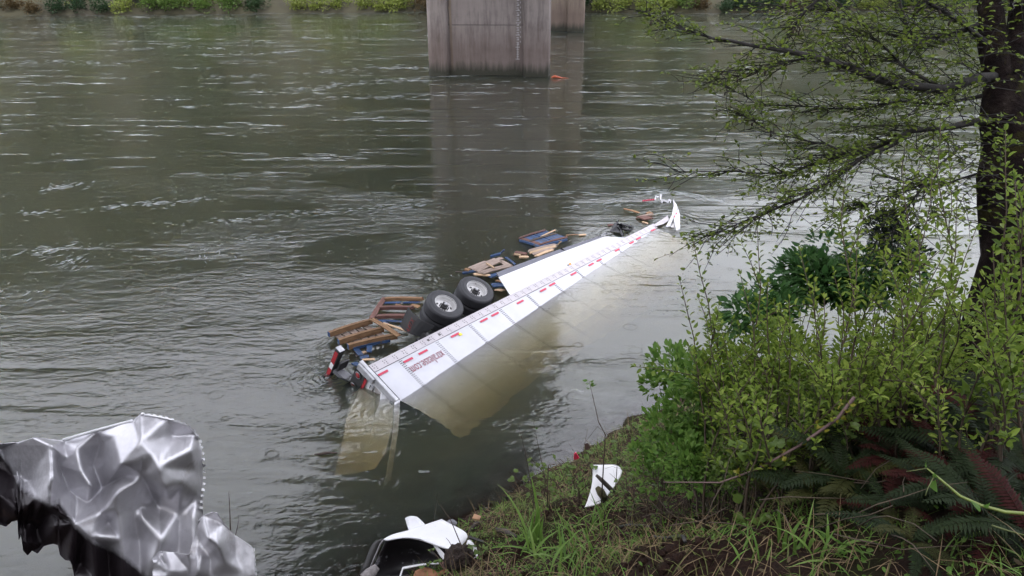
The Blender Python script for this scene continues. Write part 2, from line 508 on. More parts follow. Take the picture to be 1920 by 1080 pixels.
def blob_cloud(rg, n, rad, lumps=6, flat=1.0):
    """points spread over the outer shell of a lumpy crown"""
    c = rg.normal(size=(lumps,3)); c /= np.linalg.norm(c, axis=1, keepdims=True)
    c *= rg.uniform(0.2, 0.75, (lumps,1))
    k = rg.randint(0, lumps, n)
    p = rg.normal(size=(n,3)); p /= np.linalg.norm(p, axis=1, keepdims=True)
    r = rg.uniform(0.25, 0.62, (lumps,1))[k]*rg.uniform(0.55, 1.0, (n,1))**0.5
    q = c[k] + p*r
    return q*np.array([rad, rad, rad*flat]), p
F_YG = mat_leaf('leaf_yellow_green', (.13,.17,.03), (.19,.23,.05), (.24,.27,.07))
F_MG = mat_leaf('leaf_mid_green', (.06,.11,.022), (.09,.15,.034), (.13,.18,.045))
F_DG = mat_leaf('leaf_dark_green', (.016,.034,.014), (.024,.05,.02), (.04,.07,.026))
F_BR = mat_leaf('leaf_brown', (.06,.04,.02), (.09,.065,.03), (.12,.09,.045))
F_FIR = mat_leaf('needle_dark', (.026,.042,.014), (.036,.058,.020), (.055,.080,.028), trans=0.2)
BARK = mat_noise('bark', [(0.3,(.020,.015,.012)),(0.6,(.045,.036,.03)),(0.8,(.10,.09,.08))], scale=9, rough=0.9, bump=0.02, bscale=18)
def far_shrubs():
    rg = np.random.RandomState(5)
    kinds = [('shrub', 'yellow-green far-bank shrub', 'yellow-green shrubs on the far bank', F_YG),
             ('shrub', 'mid green far-bank shrub', 'mid green shrubs on the far bank', F_MG),
             ('shrub', 'dark green far-bank shrub', 'dark shrubs on the far bank', F_DG),
             ('shrub', 'brownish far-bank shrub', 'brownish shrubs on the far bank', F_BR)]
    protos = []
    for ki, (nm, lab, grp, m) in enumerate(kinds):
        row = []
        for q in range(3):
            n = 800
            p, dd = blob_cloud(rg, n, 2.6, 9, 0.85)
            p[:,2] += 1.7; p[:,2] = np.abs(p[:,2])
            o = leaf_cloud(nm, p, dd+np.array([0,0,.5]), rg.uniform(0.25,0.5,n), m, wide=0.55, seed=ki*7+q)
            tag(o, lab, 'shrub', grp); row.append(o)
        protos.append(row)
    used = set(); nth = {}
    ORD = ['first','second','third','fourth','fifth','sixth','seventh','eighth','ninth','tenth','eleventh','twelfth','thirteenth','fourteenth','fifteenth','sixteenth']
    def place(k, x, dy, s):
        q = rg.randint(3); src = protos[k][q]
        if (k,q) in used:
            o = src.copy(); COL.objects.link(o)
        else:
            o = src; used.add((k,q))
        where = 'left of the gap' if x < -33 else ('between gap and pier' if x < -4 else 'right of the piers')
        row_ = 'at the waterline' if dy < 3 else 'in the back row'
        key = (k, row_, where); nth[key] = nth.get(key, 0)+1
        o['label'] = (ORD[nth[key]-1]+' ' if nth[key] <= len(ORD) else 'last ') + kinds[k][1] + ' from left, ' + row_ + ' ' + where
        o['group'] = kinds[k][2] + ' ' + row_ + ' ' + where
        o.location = (x, far_y(x)+dy, -.1+dy*0.25)
        o.rotation_euler = (0,0,rg.uniform(0,6.28)); o.scale = (s, s, s*rg.uniform(.7,1.05))
    seq = []
    x = -92.0
    while x < 95:
        if not(-33.8 < x < -31.8):
            u = x
            if -27 < u < -13: k = rg.choice([0,0,0,3])
            elif -13 <= u < -3: k = rg.choice([2,2,1])
            elif u < -40: k = rg.choice([0,1,1,3,2])
            elif u > 8: k = rg.choice([0,1,2,2,3])
            else: k = rg.choice([1,1,0,2])
            seq.append((k, x, rg.uniform(.3,1.2), rg.uniform(.68,1.05)))
            if rg.rand() < .55: seq.append((rg.choice([1,1,2,0]), x+rg.uniform(-1,1), rg.uniform(3.5,6), rg.uniform(1.0,1.5)))
        x += rg.uniform(2.3, 3.9)
    for a in sorted(seq, key=lambda q: q[1]): place(*a)
    for k in range(4):
        for q in range(3):
            if (k,q) not in used: bpy.data.objects.remove(protos[k][q])
far_shrubs()
p = atz(345, 22)
bmr = bmesh.new(); bmesh.ops.create_icosphere(bmr, subdivisions=3, radius=0.55)
for q in bmr.verts: q.co = Vector((q.co.x*1.5, q.co.y, q.co.z*.62))*(1+0.3*noise.noise(q.co*1.3))
me = bpy.data.meshes.new('boulder'); bmr.to_mesh(me); bmr.free()
me.materials.append(mat_noise('sandstone', [(0.3,(.07,.058,.036)),(0.7,(.12,.10,.062))], scale=3, rough=0.9, bump=0.03))
bo = link('boulder', me); bo.location = (p.x, p.y+.6, 0.25)
tag(bo, 'pale tan boulder at the far waterline below a bare earth gap', 'boulder')
bo2 = bo.copy(); bo2.data = bo.data.copy(); bo2.data.materials[0] = mat_noise('wet_rock', [(0.3,(.030,.026,.022)),(0.7,(.06,.052,.045))], scale=3, rough=0.8, bump=0.05)
COL.objects.link(bo2); p = atz(1108, 19); bo2.location = (p.x, p.y+1.2, 0.6); bo2.scale = (2.6,2.3,3.6)
tag(bo2, 'large dark brown rock on the far shore right of the second pier', 'rock')

def far_forest():
    """conifers and alders covering the hill: reads as one mass, seen in the water's reflection"""
    rg = np.random.RandomState(11)
    P, D, S = [], [], []
    for i in range(900):
        x = rg.uniform(-200, 170); k = rg.uniform(0,1)
        dy = 16 + k*60
        z0 = 2.4 + (hill_h(x)-2.4)*np.interp(dy, [9,16,34,52,75],[0,.1,.55,.85,1])
        h = rg.uniform(7,15); r = h*rg.uniform(.2,.32)
        n = 60
        tz = rg.uniform(0,1,n); an = rg.uniform(0,6.28,n); rr = r*(1-tz)**.8*rg.uniform(.4,1,n)
        P.append(np.stack([x+rr*np.cos(an), far_y(x)+dy+rr*np.sin(an), z0+tz*h], 1))
        D.append(np.stack([np.cos(an), np.sin(an), np.full(n,-.35)], 1)); S.append(rg.uniform(1.2,2.6,n)*(1.15-tz*.6))
    o = leaf_cloud('forest', np.concatenate(P), np.concatenate(D), np.concatenate(S), F_FIR, wide=0.8, seed=3)
    tag(o, 'dark wooded hillside rising behind the far bank', 'forest', kind='stuff')
far_forest()

# ------------------------------------------------------------------ bridge: deck overhead (seen only mirrored in the river) and piers
def conc_mat(name, base, dark):
    m, t, p, L = newmat(name)
    tc = nd(t, 'ShaderNodeTexCoord')
    mp = nd(t, 'ShaderNodeMapping'); mp.inputs['Scale'].default_value = (1.6, 1.6, 0.16); L.new(tc.outputs['Object'], mp.inputs['Vector'])
    n1 = nd(t, 'ShaderNodeTexNoise', Scale=1.5, Detail=9, Roughness=0.68); L.new(mp.outputs['Vector'], n1.inputs['Vector'])
    n2 = nd(t, 'ShaderNodeTexNoise', Scale=0.7, Detail=7, Roughness=0.6); L.new(tc.outputs['Object'], n2.inputs['Vector'])
    n3 = nd(t, 'ShaderNodeTexNoise', Scale=14, Detail=6, Roughness=0.7); L.new(tc.outputs['Object'], n3.inputs['Vector'])
    r1 = ramp(t, [(0.30, dark), (0.52, base), (0.72, tuple(min(1,c*1.25) for c in base))])
    ad = nd(t, 'ShaderNodeMixRGB'); ad.inputs['Fac'].default_value = 0.35; L.new(n1.outputs['Fac'], ad.inputs['Color1']); L.new(n2.outputs['Fac'], ad.inputs['Color2'])
    L.new(ad.outputs['Color'], r1.inputs['Fac'])
    # algae and wet line that belong to the foot of the pier
    sp = nd(t, 'ShaderNodeSeparateXYZ'); L.new(tc.outputs['Object'], sp.inputs[0])
    ma = nd(t, 'ShaderNodeMath', operation='MULTIPLY_ADD'); ma.inputs[1].default_value = 1.5; L.new(n1.outputs['Fac'], ma.inputs[0]); L.new(sp.outputs['Z'], ma.inputs[2])
    r2 = ramp(t, [(0.0,1.0),(1.0,0.0)])
    mr = nd(t, 'ShaderNodeMapRange'); mr.inputs['From Min'].default_value = 1.05; mr.inputs['From Max'].default_value = 1.75; L.new(ma.outputs[0], mr.inputs['Value'])
    L.new(mr.outputs['Result'], r2.inputs['Fac'])
    mx = nd(t, 'ShaderNodeMixRGB'); mx.inputs['Color2'].default_value = (.018,.018,.010,1); L.new(r2.outputs['Color'], mx.inputs['Fac']); L.new(r1.outputs['Color'], mx.inputs['Color1'])
    # rusty brown water stain lower half
    r3 = ramp(t, [(0.0,0.6),(1.0,0.0)]); mr2 = nd(t, 'ShaderNodeMapRange'); mr2.inputs['From Min'].default_value = 2.6; mr2.inputs['From Max'].default_value = 4.6
    L.new(ma.outputs[0], mr2.inputs['Value']); L.new(mr2.outputs['Result'], r3.inputs['Fac'])
    mx2 = nd(t, 'ShaderNodeMixRGB'); mx2.inputs['Color2'].default_value = (.070,.046,.037,1); L.new(r3.outputs['Color'], mx2.inputs['Fac'])
    L.new(r1.outputs['Color'], mx2.inputs['Color1']); L.new(mx2.outputs['Color'], mx.inputs['Color1'])
    L.new(mx.outputs['Color'], p.inputs['Base Color']); p.inputs['Roughness'].default_value = 0.85
    b = nd(t, 'ShaderNodeBump'); b.inputs['Distance'].default_value = 0.03; b.inputs['Strength'].default_value = 0.6; L.new(n3.outputs['Fac'], b.inputs['Height']); L.new(b.outputs['Normal'], p.inputs['Normal'])
    return m
CONC = conc_mat('pier_concrete', (.160,.136,.126), (.048,.037,.033))
CONC_T = conc_mat('pier_concrete_tan', (.16,.125,.095), (.08,.06,.05))
PAINT_W = mat_noise('white_marks', [(0.4,(.20,.19,.19)),(0.6,(.30,.29,.29))], scale=9, rough=0.8)
GROOVE = mat_noise('joint_dark', [(0.3,(.03,.026,.024)),(0.7,(.06,.05,.045))], scale=6, rough=0.9)
BR_DIR = Vector((4.5, 31, 0)).normalized()
P1 = Vector((-1.65, 60.3, 0))
def pier(loc, wid, mat, label, top, gauge):
    root = empty('bridge_pier', loc, -0.035, label, 'bridge pier', 'concrete piers of the bridge')
    cw, dep = 1.62, 3.0
    def column(cx, w_):
        m_ = MB(); vs = []; n = 14
        ring = []
        for k in range(n):
            th = 2*PI*k/n
            c, s = math.cos(th), math.sin(th)
            ring.append((cx + (w_/2)*math.copysign(abs(c)**0.35, c), (dep/2)*math.copysign(abs(s)**0.35, s)))
        zs = [-5, 0, 4.95, 5.0, top]
        for z in zs:
            f = 1 - 0.012*z/5
            vs += [(cx+(x-cx)*f, y*f, z) for x, y in ring]
        fs = [(i*n+k, i*n+(k+1)%n, (i+1)*n+(k+1)%n, (i+1)*n+k) for i in range(len(zs)-1) for k in range(n)]
        fs.append(tuple((len(zs)-1)*n+k for k in range(n)))
        m_.add(vs, fs)
        autosmooth(m_.build('column', mat, root), 25)
    column(-wid/2+0.77, 1.55)
    column(wid/2-1.02, 2.05)
    sh = MB()
    xa, xb = -wid/2+1.5, wid/2-2.0
    sh.box((xa, -dep/2+.62, -5), (xb, dep/2-.62, 3.55)).box((xa, -dep/2+.65, 3.59), (xb, dep/2-.65, top))
    sh.build('web_wall', mat, root)
    g = MB(); g.box((xa, -dep/2+.70, 3.54), (xb, dep/2-.70, 3.60)); g.build('pour_joint', GROOVE, root)
    # narrow tapering fillet on the left of the web, with a drip line
    MB().plate([(xa, -dep/2+.60, top), (xa+.12, -dep/2+.60, top), (xa+.34, -dep/2+.60, 0.2), (xa+.16, -dep/2+.60, 0.2)], (0,-1,0), .12).build('fillet', CONC_T, root)
    if gauge:
        gm = MB(); gx = xb-.42; yy = -dep/2+.615
        for k in range(30):
            z = 1.15 + k*0.17
            wd = 0.30 if k % 5 == 0 else 0.17
            gm.box((gx-wd/2, yy, z), (gx+wd/2, yy+.02, z+.055))
            if k > 5: gm.box((gx+.16, yy, z+.01), (gx+.22, yy+.02, z+.13)) if k % 2 else gm.box((gx-.02, yy-.001, z), (gx+.10, yy+.02, z+.12))
        gm.box((gx-.02, yy+.003, 1.2), (gx+.02, yy+.02, 2.4))
        gm.build('gauge_marks', PAINT_W, root)
    return root
pier(P1, 9.05, CONC, 'weathered grey-brown concrete pier standing in mid river with painted depth marks', 17.2, True)
P2 = Vector((3.9, 92.4, 0))
pier(P2, 8.6, CONC_T, 'tan stained concrete pier partly hidden behind the nearer pier', 17.2, False)
dk = MB()
a_ = P1 - BR_DIR*95; b_ = P1 + BR_DIR*140
sd = Vector((BR_DIR.y, -BR_DIR.x, 0))
def deckbox(o0, o1, z0, z1):
    vs = [a_+sd*o0, a_+sd*o1, b_+sd*o1, b_+sd*o0]
    dk.add([Vector((q.x,q.y,z0)) for q in vs]+[Vector((q.x,q.y,z1)) for q in vs], [(3,2,1,0),(4,5,6,7),(0,1,5,4),(1,2,6,5),(2,3,7,6),(3,0,4,7)])
deckbox(-6, 6, 19.2, 19.7); deckbox(-6, -5.6, 19.75, 20.6); deckbox(5.6, 6, 19.75, 20.6)
for o_ in (-4.2, -1.4, 1.4, 4.2): deckbox(o_-.3, o_+.3, 17.3, 19.15)
dko = dk.build('bridge_deck', CONC)
tag(dko, 'concrete bridge deck crossing overhead on the piers', 'bridge', kind='structure')
# orange float caught against the pier's upstream corner
p = atz(1046, 147)
fl = empty('debris_float', p, 0.1, 'orange plastic float pinned against the foot of the near pier', 'float')
OR = mat_noise('orange_plastic', [(0.3,(.26,.05,.02)),(0.7,(.40,.09,.035))], scale=4, rough=0.5, bump=0.01)
m_ = MB()
m_.tube([(-.75,.1,.10),(-.4,.0,.22),(.1,-.05,.14),(.6,-.1,.03)], [.08,.17,.12,.04], 8)
autosmooth(m_.build('float_body', OR, fl), 50)
fl.scale = (.62,.62,.62)
m_ = MB(); m_.tube([(.5,-.1,.08),(.9,-.14,.05),(1.25,-.1,.03)], [.05,.04,.02], 6); m_.build('strap', OR, fl)

# flecks of foam on the current, thick in the wakes
def foam_flecks():
    rg = np.random.RandomState(31); V, F = [], []
    def fleck(x, y, l, w_, a):
        b = len(V); n = 6
        for k in range(n):
            th = 2*PI*k/n; r = rg.uniform(.55,1.1)
            dx, dy = l*r*math.cos(th), w_*r*math.sin(th)
            V.append((x+dx*math.cos(a)-dy*math.sin(a), y+dx*math.sin(a)+dy*math.cos(a), .002))
        V.append((x, y, .012))
        for k in range(n): F.append((b+k, b+(k+1)%n, b+n))
    def trail(pxs, n, spread, l=.10, w_=.014):
        P = [atz(*p) for p in pxs]
        for k in range(n):
            f = rg.rand()*(len(P)-1); i = int(f); p = P[i].lerp(P[i+1], f-i); d = P[i+1]-P[i]; spread_ = spread*(.4+1.6*rg.rand())
            dist = (p-cam.location).length
            if noise.noise(Vector((p.x*.5, p.y*.9, 2)))+.5*noise.noise(Vector((p.x*2, p.y*2, 9))) < rg.normal()*.25: continue
            fleck(p.x+rg.normal()*spread_*2, p.y+rg.normal()*spread_*1.3, l*rg.uniform(.3,1.6), w_*rg.uniform(.6,1.6)*max(1,dist/30), math.atan2(d.y, d.x)+rg.normal()*.15)
    # bow wave round the sunken nose and the tail of the pallets
    trail([(930,372),(1000,367),(1080,362),(1160,364),(1240,358),(1300,366),(1345,378)], 300, .10, .28, .022)
    trail([(1060,395),(1130,380),(1200,372),(1240,382)], 90, .25, .2, .02)
    trail([(1150,432),(1190,426),(1220,415)], 30, .12)
    trail([(560,715),(600,700),(630,668)], 20, .15)
    # streaks trailing downstream of the pier
    for pts, n in (([(802,128),(700,127),(600,135),(480,142),(380,148)], 260), ([(802,152),(720,150),(640,160),(560,168),(440,172)], 170), ([(770,182),(700,183),(620,182),(550,190)], 150), ([(630,92),(560,96),(500,100),(430,104),(385,88)], 200), ([(800,75),(740,74),(640,72),(560,70)], 110), ([(200,118),(120,114),(40,116),(-20,122)], 130),
                   ([(250,92),(330,86),(430,90)], 70), ([(800,40),(700,56),(560,58)], 60), ([(1080,150),(1120,140)], 20), ([(1100,236),(1160,240),(1225,243)], 60),
                   ([(390,372),(330,378),(260,384),(120,396),(40,400)], 260), ([(795,384),(700,392),(600,398),(450,412),(300,424)], 420), ([(520,448),(480,450),(430,456),(395,470),(400,490)], 150), ([(180,462),(110,466),(50,478)], 160), ([(150,345),(90,356)], 70), ([(75,545),(50,560),(0,568)], 60), ([(160,480),(110,500)], 50)):
        trail(pts, n, .30 if pts[0][1] < 300 else .16, .28 if pts[0][1] < 300 else .12, .016)
    for k in range(2600):
        u, v = rg.uniform(-20, 1350), 30+560*rg.rand()**1.3
        p = atz(u, v)
        if noise.noise(Vector((p.x*.07, p.y*.16, 4))) < -.05: continue
        dist = (p-cam.location).length
        fleck(p.x, p.y, rg.uniform(.02,.07)*max(.6, dist/40), rg.uniform(.006,.016)*max(1,dist/28), rg.normal()*.3)
    o = mesh('foam', V, F, mat_noise('foam_white', [(0.3,(.12,.135,.135)),(0.7,(.22,.235,.235))], scale=6, rough=.7), None, True)
    tag(o, 'pale foam flecks drifting in streaks on the river', 'foam', kind='stuff')
foam_flecks()
# ------------------------------------------------------------------ the sunken semi-trailer
# local frame: a = metres forward from the rear edge, s = metres up the trailer's side from the floor rail, n = metres out from the side wall
_TR = atz(689,688,0.51); _TF = atz(1228,419,0.08); _TW = atz(749,752)
EX = (_TF-_TR).normalized(); ES = _TW-_TR; ES -= EX*ES.dot(EX); ES.normalize(); EN = EX.cross(ES)
if EN.z < 0: EN = -EN
def T(a, s, n=0.0): return _TR + EX*a + ES*s + EN*n
TX = lambda p: T(p[0], p[1], p[2])
def on_side(u, v, n=0.0):
    """(a, s) of the side-wall point seen at (u, v)"""
    r = ray(u, v); o = Vector((0,0,CAM_H)); t = ((T(0,0,n)-o).dot(EN))/r.dot(EN); q = o+r*t-_TR
    return q.dot(EX), q.dot(ES)
WHITE = mat_noise('trailer_white', [(0.3,(.45,.45,.49)),(0.7,(.52,.52,.56))], scale=1.5, rough=0.38, coord='Object', dirt=((.20,.18,.17), 34, 0.66), detail=4)
WHITE2 = mat_noise('skirt_white', [(0.3,(.56,.56,.58)),(0.7,(.62,.62,.64))], scale=1.5, rough=0.35, dirt=((.3,.29,.28), 22, 0.74))
RAILM = mat_noise('rail_white', [(0.3,(.40,.37,.40)),(0.7,(.48,.45,.47))], scale=3, rough=0.45, dirt=((.25,.22,.2), 30, 0.70))
ALU = mat_noise('dull_aluminium', [(0.3,(.30,.30,.32)),(0.7,(.48,.48,.50))], scale=7, rough=0.45, metal=0.55, bump=0.003, dirt=((.12,.11,.11), 12, 0.62))
GREYLIP = mat_noise('skirt_lip_grey', [(0.3,(.10,.10,.125)),(0.7,(.13,.13,.155))], scale=4, rough=0.6)
BLACK = mat_noise('black_steel', [(0.3,(.008,.008,.009)),(0.7,(.020,.019,.019))], scale=5, rough=0.55, dirt=((.05,.045,.04), 9, 0.64))
RUBBER = mat_noise('tyre_rubber', [(0.3,(.016,.016,.019)),(0.7,(.028,.028,.033))], scale=6, rough=0.62, bump=0.002, bscale=40)
RIMM = mat_noise('rim_white', [(0.3,(.50,.49,.49)),(0.7,(.62,.61,.61))], scale=5, rough=0.42, dirt=((.10,.07,.05), 7, 0.60))
RED = mat_noise('reflective_red', [(0.4,(.42,.012,.05)),(0.6,(.50,.02,.075))], scale=20, rough=0.4)
REDD = mat_noise('reflective_red_dark', [(0.4,(.30,.008,.014)),(0.6,(.36,.012,.02))], scale=20, rough=0.35)
TAPEW = mat_noise('reflective_white', [(0.4,(.62,.62,.62)),(0.6,(.70,.70,.70))], scale=20, rough=0.4)
LETTER = mat_noise('letter_red', [(0.4,(.20,.006,.025)),(0.6,(.25,.01,.035))], scale=30, rough=0.5)
DARKDOT = mat_noise('rivet_dark', [(0.3,(.05,.045,.045)),(0.7,(.12,.11,.11))], scale=20, rough=0.5)
LENS = mat_noise('lamp_lens_red', [(0.4,(.20,.006,.010)),(0.6,(.28,.01,.014))], scale=9, rough=0.15)
AMBER = mat_noise('lamp_amber', [(0.4,(.65,.22,.02)),(0.6,(.75,.30,.03))], scale=9, rough=0.25)
YEL = mat_noise('tag_yellow', [(0.4,(.70,.55,.04)),(0.6,(.75,.6,.06))], scale=9, rough=0.6)
TL = 13.3
trailer = empty('semi_trailer', T(0,0,0), 0, 'white box semi-trailer lying half sunk on its side in the river, wheels up', 'semi-trailer')
def tb(name, mat, build, par=trailer, smooth=False, auto=None):
    m_ = MB(TX); build(m_)
    o = m_.build(name, mat, None, smooth)
    fix_normals(o)
    if auto: autosmooth(o, auto)
    if par is not None:
        o.parent = par
        # parts are modelled in world space; keep them there
        o.matrix_parent_inverse = Matrix.Translation(-par_loc(par))
    return o
def par_loc(p):
    return p.location.copy() if p.type == 'EMPTY' else Vector((0,0,0))
def sheet(m_, rows, th=.02, nrm=(0,-.6,.6)):
    m_.xf = None
    W = len(rows[0]); vs = [Vector(q) for r in rows for q in r]; N = len(vs); nv = Vector(nrm)
    vs2 = vs + [q - nv*th for q in vs]; fs = []
    H = len(rows)
    for j in range(H-1):
        for k in range(W-1):
            q = (j*W+k, j*W+k+1, (j+1)*W+k+1, (j+1)*W+k); fs += [q, tuple(x+N for x in reversed(q))]
    rim = [k for k in range(W)]+[j*W+W-1 for j in range(1,H)]+[(H-1)*W+k for k in range(W-2,-1,-1)]+[j*W for j in range(H-2,0,-1)]
    for k in range(len(rim)): a_, b_ = rim[k], rim[(k+1)%len(rim)]; fs.append((a_, b_, b_+N, a_+N))
    m_.add(vs2, fs)
RAIL = 0.20
# side wall: one sheet panel per 1.22 m bay, edges overlapped like the real thing
edges = [0.0, 0.80] + [0.80+1.225*k for k in range(1, 11)]
edges = [e for e in edges if e < TL] + [TL]
for i in range(len(edges)-1):
    a0, a1 = edges[i], edges[i+1]
    off = 0.003 if i % 2 else 0.0
    def bld(m_, a0=a0, a1=a1, off=off):
        nx, ns = 3, 10
        top = []
        for j in range(ns+1):
            for k in range(nx+1):
                s = RAIL + (3.15-RAIL)*j/ns; a_s = a0 + (.34*max(0,(s-1.0)/1.7)**.8 if a0 == 0 else 0); a = a_s + (a1-a_s)*k/nx + (0.012 if k == nx and off else 0)
                dent = 0.012*noise.noise(Vector((a*0.9, s*0.9, 4)))
                top.append((a, s, off + dent - .85*max(0,(s-1.75)/1.4)**1.7*min(1, .25+a/3.5)))
        bot = [(a, s, n_-0.02) for a, s, n_ in top]
        W = nx+1; N = len(top); fs = []
        for j in range(ns):
            for k in range(nx):
                q = (j*W+k, j*W+k+1, (j+1)*W+k+1, (j+1)*W+k)
                fs += [q, tuple(x+N for x in reversed(q))]
        rim = [k for k in range(W)] + [j*W+nx for j in range(1, ns+1)] + [ns*W+k for k in range(nx-1, -1, -1)] + [j*W for j in range(ns-1, 0, -1)]
        for k in range(len(rim)):
            a_, b_ = rim[k], rim[(k+1) % len(rim)]
            fs.append((a_, a_+N, b_+N, b_))
        m_.add(top+bot, fs)
    tb('side_panel', WHITE, bld)
# bottom rail, its bolts and rivets
tb('bottom_rail', RAILM, lambda m_: (m_.box((0.02, 0.0, -0.05), (TL+.1, RAIL-.006, 0.014)), m_.box((0.02, -.012, -0.10), (TL+.1, 0.012, 0.020))))
def bolts(m_):
    a = 0.14
    while a < TL:
        for da in (-.035, .035):
            for s in (0.05, 0.105, 0.15):
                if s == 0.15 and da < 0: continue
                m_.box((a+da-.009, s-.009, 0.012), (a+da+.009, s+.009, 0.021))
        a += 0.305
    for a in (1.86, 2.25): m_.box((a-.03, .06, .012), (a+.03, .12, .022))
tb('rail_bolt', DARKDOT, bolts)['kind'] = 'stuff'
def rivets(m_):
    for e in edges[1:-1]:
        s = RAIL+.05
        while s < 2.6:
            for da in (-.05, -.015, .03):
                m_.box((e+da-.007, s-.007, .0), (e+da+.007, s+.007, .016))
            s += .055
tb('seam_rivet', DARKDOT, rivets)['kind'] = 'stuff'
tb('seam_line', DARKDOT, lambda m_: m_.box((0.0, RAIL-.005, 0.004), (TL, RAIL+.004, 0.010)))
# red reflective strips
tape_px = [(718,700),(765,676),(793,661),(853,629),(907,601),(928,590),(975,567),(1018,544.5),(1035,534),(1075,514),(1108,496.5),(1123,488.5),(1157,469.5),(1184,455.5),(1197,447.5),(1224,432)]
for u, v in tape_px:
    a, s = on_side(u, v)
    tb('reflective_strip', RED, lambda m_, a=a, s=s: m_.box((a-.145, s-.028, .017), (a+.145, s+.028, .022)))
a, s = on_side(862.5, 628.5)
tb('yellow_tag', YEL, lambda m_: m_.box((a-.03, s-.04, .017), (a+.06, s+.03, .024)))
# lettering
def text_part(name, body, size, xs, origin, xd, yd, mat, par, label=None, ext=0.002):
    cu = bpy.data.curves.new(name, 'FONT'); cu.body = body; cu.size = size; cu.extrude = ext; cu.align_x = 'LEFT'; cu.offset = -0.004*size/.36; cu.space_character = 1.08
    cu.resolution_u = 3
    o = bpy.data.objects.new(name+'_src', cu); COL.objects.link(o)
    bpy.context.view_layer.update()
    me = bpy.data.meshes.new_from_object(o.evaluated_get(bpy.context.evaluated_depsgraph_get()))
    bpy.data.objects.remove(o)
    xd = Vector(xd); yd = Vector(yd); zd = xd.cross(yd)
    for vtx in me.vertices:
        c = vtx.co.copy(); vtx.co = Vector(origin) + xd*(c.x*xs) + yd*c.y + zd*c.z
    me.materials.clear(); me.materials.append(mat)
    ob = link(name, me, par); ob.matrix_parent_inverse = Matrix.Translation(-par_loc(par))
    return ob
text_part('lettering', 'xtralease.com', 0.36, 0.50, T(1.92, .475, .020), -EX, ES, LETTER, trailer)
# rear corner post: straight above water, torn loose and bent inwards below
GUT = T(-.02, 1.06, 0)
tb('corner_post', ALU, lambda m_: (m_.box((-.085, -.20, -.13), (0.015, 1.05, 0.035), .012), m_.box((-.14, -.16, -.15), (-.075, .36, .012), .012)))
tb('post_edge', BLACK, lambda m_: m_.box((0.016, .0, -.02), (0.028, 1.05, 0.030)))
def under(u, v, z):
    """point at depth z seen through the water surface at (u, v)"""
    q = atz(u, v, 0); d = ray(u, v).normalized(); n = Vector((0,0,1))
    c = -d.dot(n); r = 1/1.33; tdir = d*r + n*(r*c - math.sqrt(1-r*r*(1-c*c)))
    return q + tdir*(z/tdir.z)
def bent(m_):
    m_.xf = None
    ctr = [T(-.04, 1.05, .01)] + [under(u, v, z) for u, v, z in ((743,795,-.22),(737,840,-.46),(730,884,-.74),(722,930,-1.1))]
    vs = []
    for i, c in enumerate(ctr):
        w_ = EX*(.085); t_ = EN*(-.05)
        vs += [c-w_, c+w_, c+w_+t_, c-w_+t_]
    fs = [(4*i+k, 4*i+(k+1)%4, 4*i+4+(k+1)%4, 4*i+4+k) for i in range(4) for k in range(4)] + [(3,2,1,0), (16,17,18,19)]
    m_.add(vs, fs)
tb('bent_post', ALU, bent)
tb('hinge', ALU, lambda m_: (m_.box((-.12, .24, -.17), (-.075, .36, -.09), .012), m_.box((-.13, .93, -.16), (-.08, 1.06, -.08), .012), m_.box((-.11, .34, -.33), (-.07, .42, -.2), .01)))
# rear doors and sill, facing back
def door(m_):
    m_.xf = None
    top = [T(-.055, .13, -.16), T(-.055, .13, -.70), T(-.075, .14, -1.25)]
    r2 = [T(-.055, .62, -.14), T(-.065, .60, -.55), under(648, 790, -0.57)]
    r3 = [T(-.06, 1.03, -.13), under(700, 790, -0.32), under(642, 822, -0.68)]
    r4 = [under(733, 806, -0.34), under(690, 838, -0.61), under(636, 850, -0.84)]
    r5 = [under(722, 850, -0.62), under(684, 866, -0.78), under(631, 874, -0.97)]
    r6 = [under(703, 879, -0.84), under(676, 886, -0.92), under(627, 893, -1.11)]
    sheet(m_, [top, r2, r3, r4, r5, r6], .035, -EX)
DOORW = mat_noise('door_white', [(0.3,(.50,.50,.52)),(0.7,(.60,.60,.61))], scale=2, rough=0.5, dirt=((.2,.19,.17), 9, 0.68))
door_o = tb('rear_door', DOORW, door)
text_part('lettering', 'XTRA', 0.17, 0.62, T(-.068, .62, -.42), -EN, ES, LETTER, door_o, ext=.006)
tb('door_patch', mat_noise('worn_grey', [(0.3,(.25,.23,.22)),(0.7,(.36,.34,.33))], scale=9, rough=0.7), lambda m_: m_.plate([(-.062,.40,-.20),(-.062,.86,-.18),(-.062,.74,-.34),(-.062,.52,-.40)], (-1,0,0), .006), door_o)
tb('door_latch', BLACK, lambda m_: (m_.box((-.075,.30,-.36),(-.062,.42,-.26)), m_.box((-.09,.34,-.34),(-.07,.38,-.28))), door_o)
tb('sill', BLACK, lambda m_: (m_.box((-.09, -.22, -2.4), (0.05, .10, -.14), .01), m_.box((-.10, .06, -2.4), (-.085, .11, -.2))))
for k, n_ in enumerate((-.31, -.70)):
    Mx = Matrix.Translation((-.098, -.075, n_)) @ Matrix.Rotation(-PI/2, 4, 'Y')
    lamp = tb('tail_lamp', BLACK, lambda m_: m_.lathe([(.0,.0),(.085,.0),(.095,.006),(.095,.012),(.078,.016),(.0,.014)], 20, Mx), auto=40)
    tb('lens', LENS, lambda m_: m_.lathe([(.0,.024),(.04,.022),(.072,.014),(.076,.006)], 20, Mx), lamp, auto=60)
    tb('bezel', ALU, lambda m_: m_.lathe([(.078,.012),(.082,.018),(.088,.014),(.084,.008)], 20, Mx, True), lamp)
for n0, n1, mt in ((-.62,-.22,REDD),(-.86,-.62,TAPEW),(-1.22,-.86,REDD)):
    tb('reflective_strip', mt, lambda m_: m_.box((-.096, .118, n0), (-.09, .185, n1)))
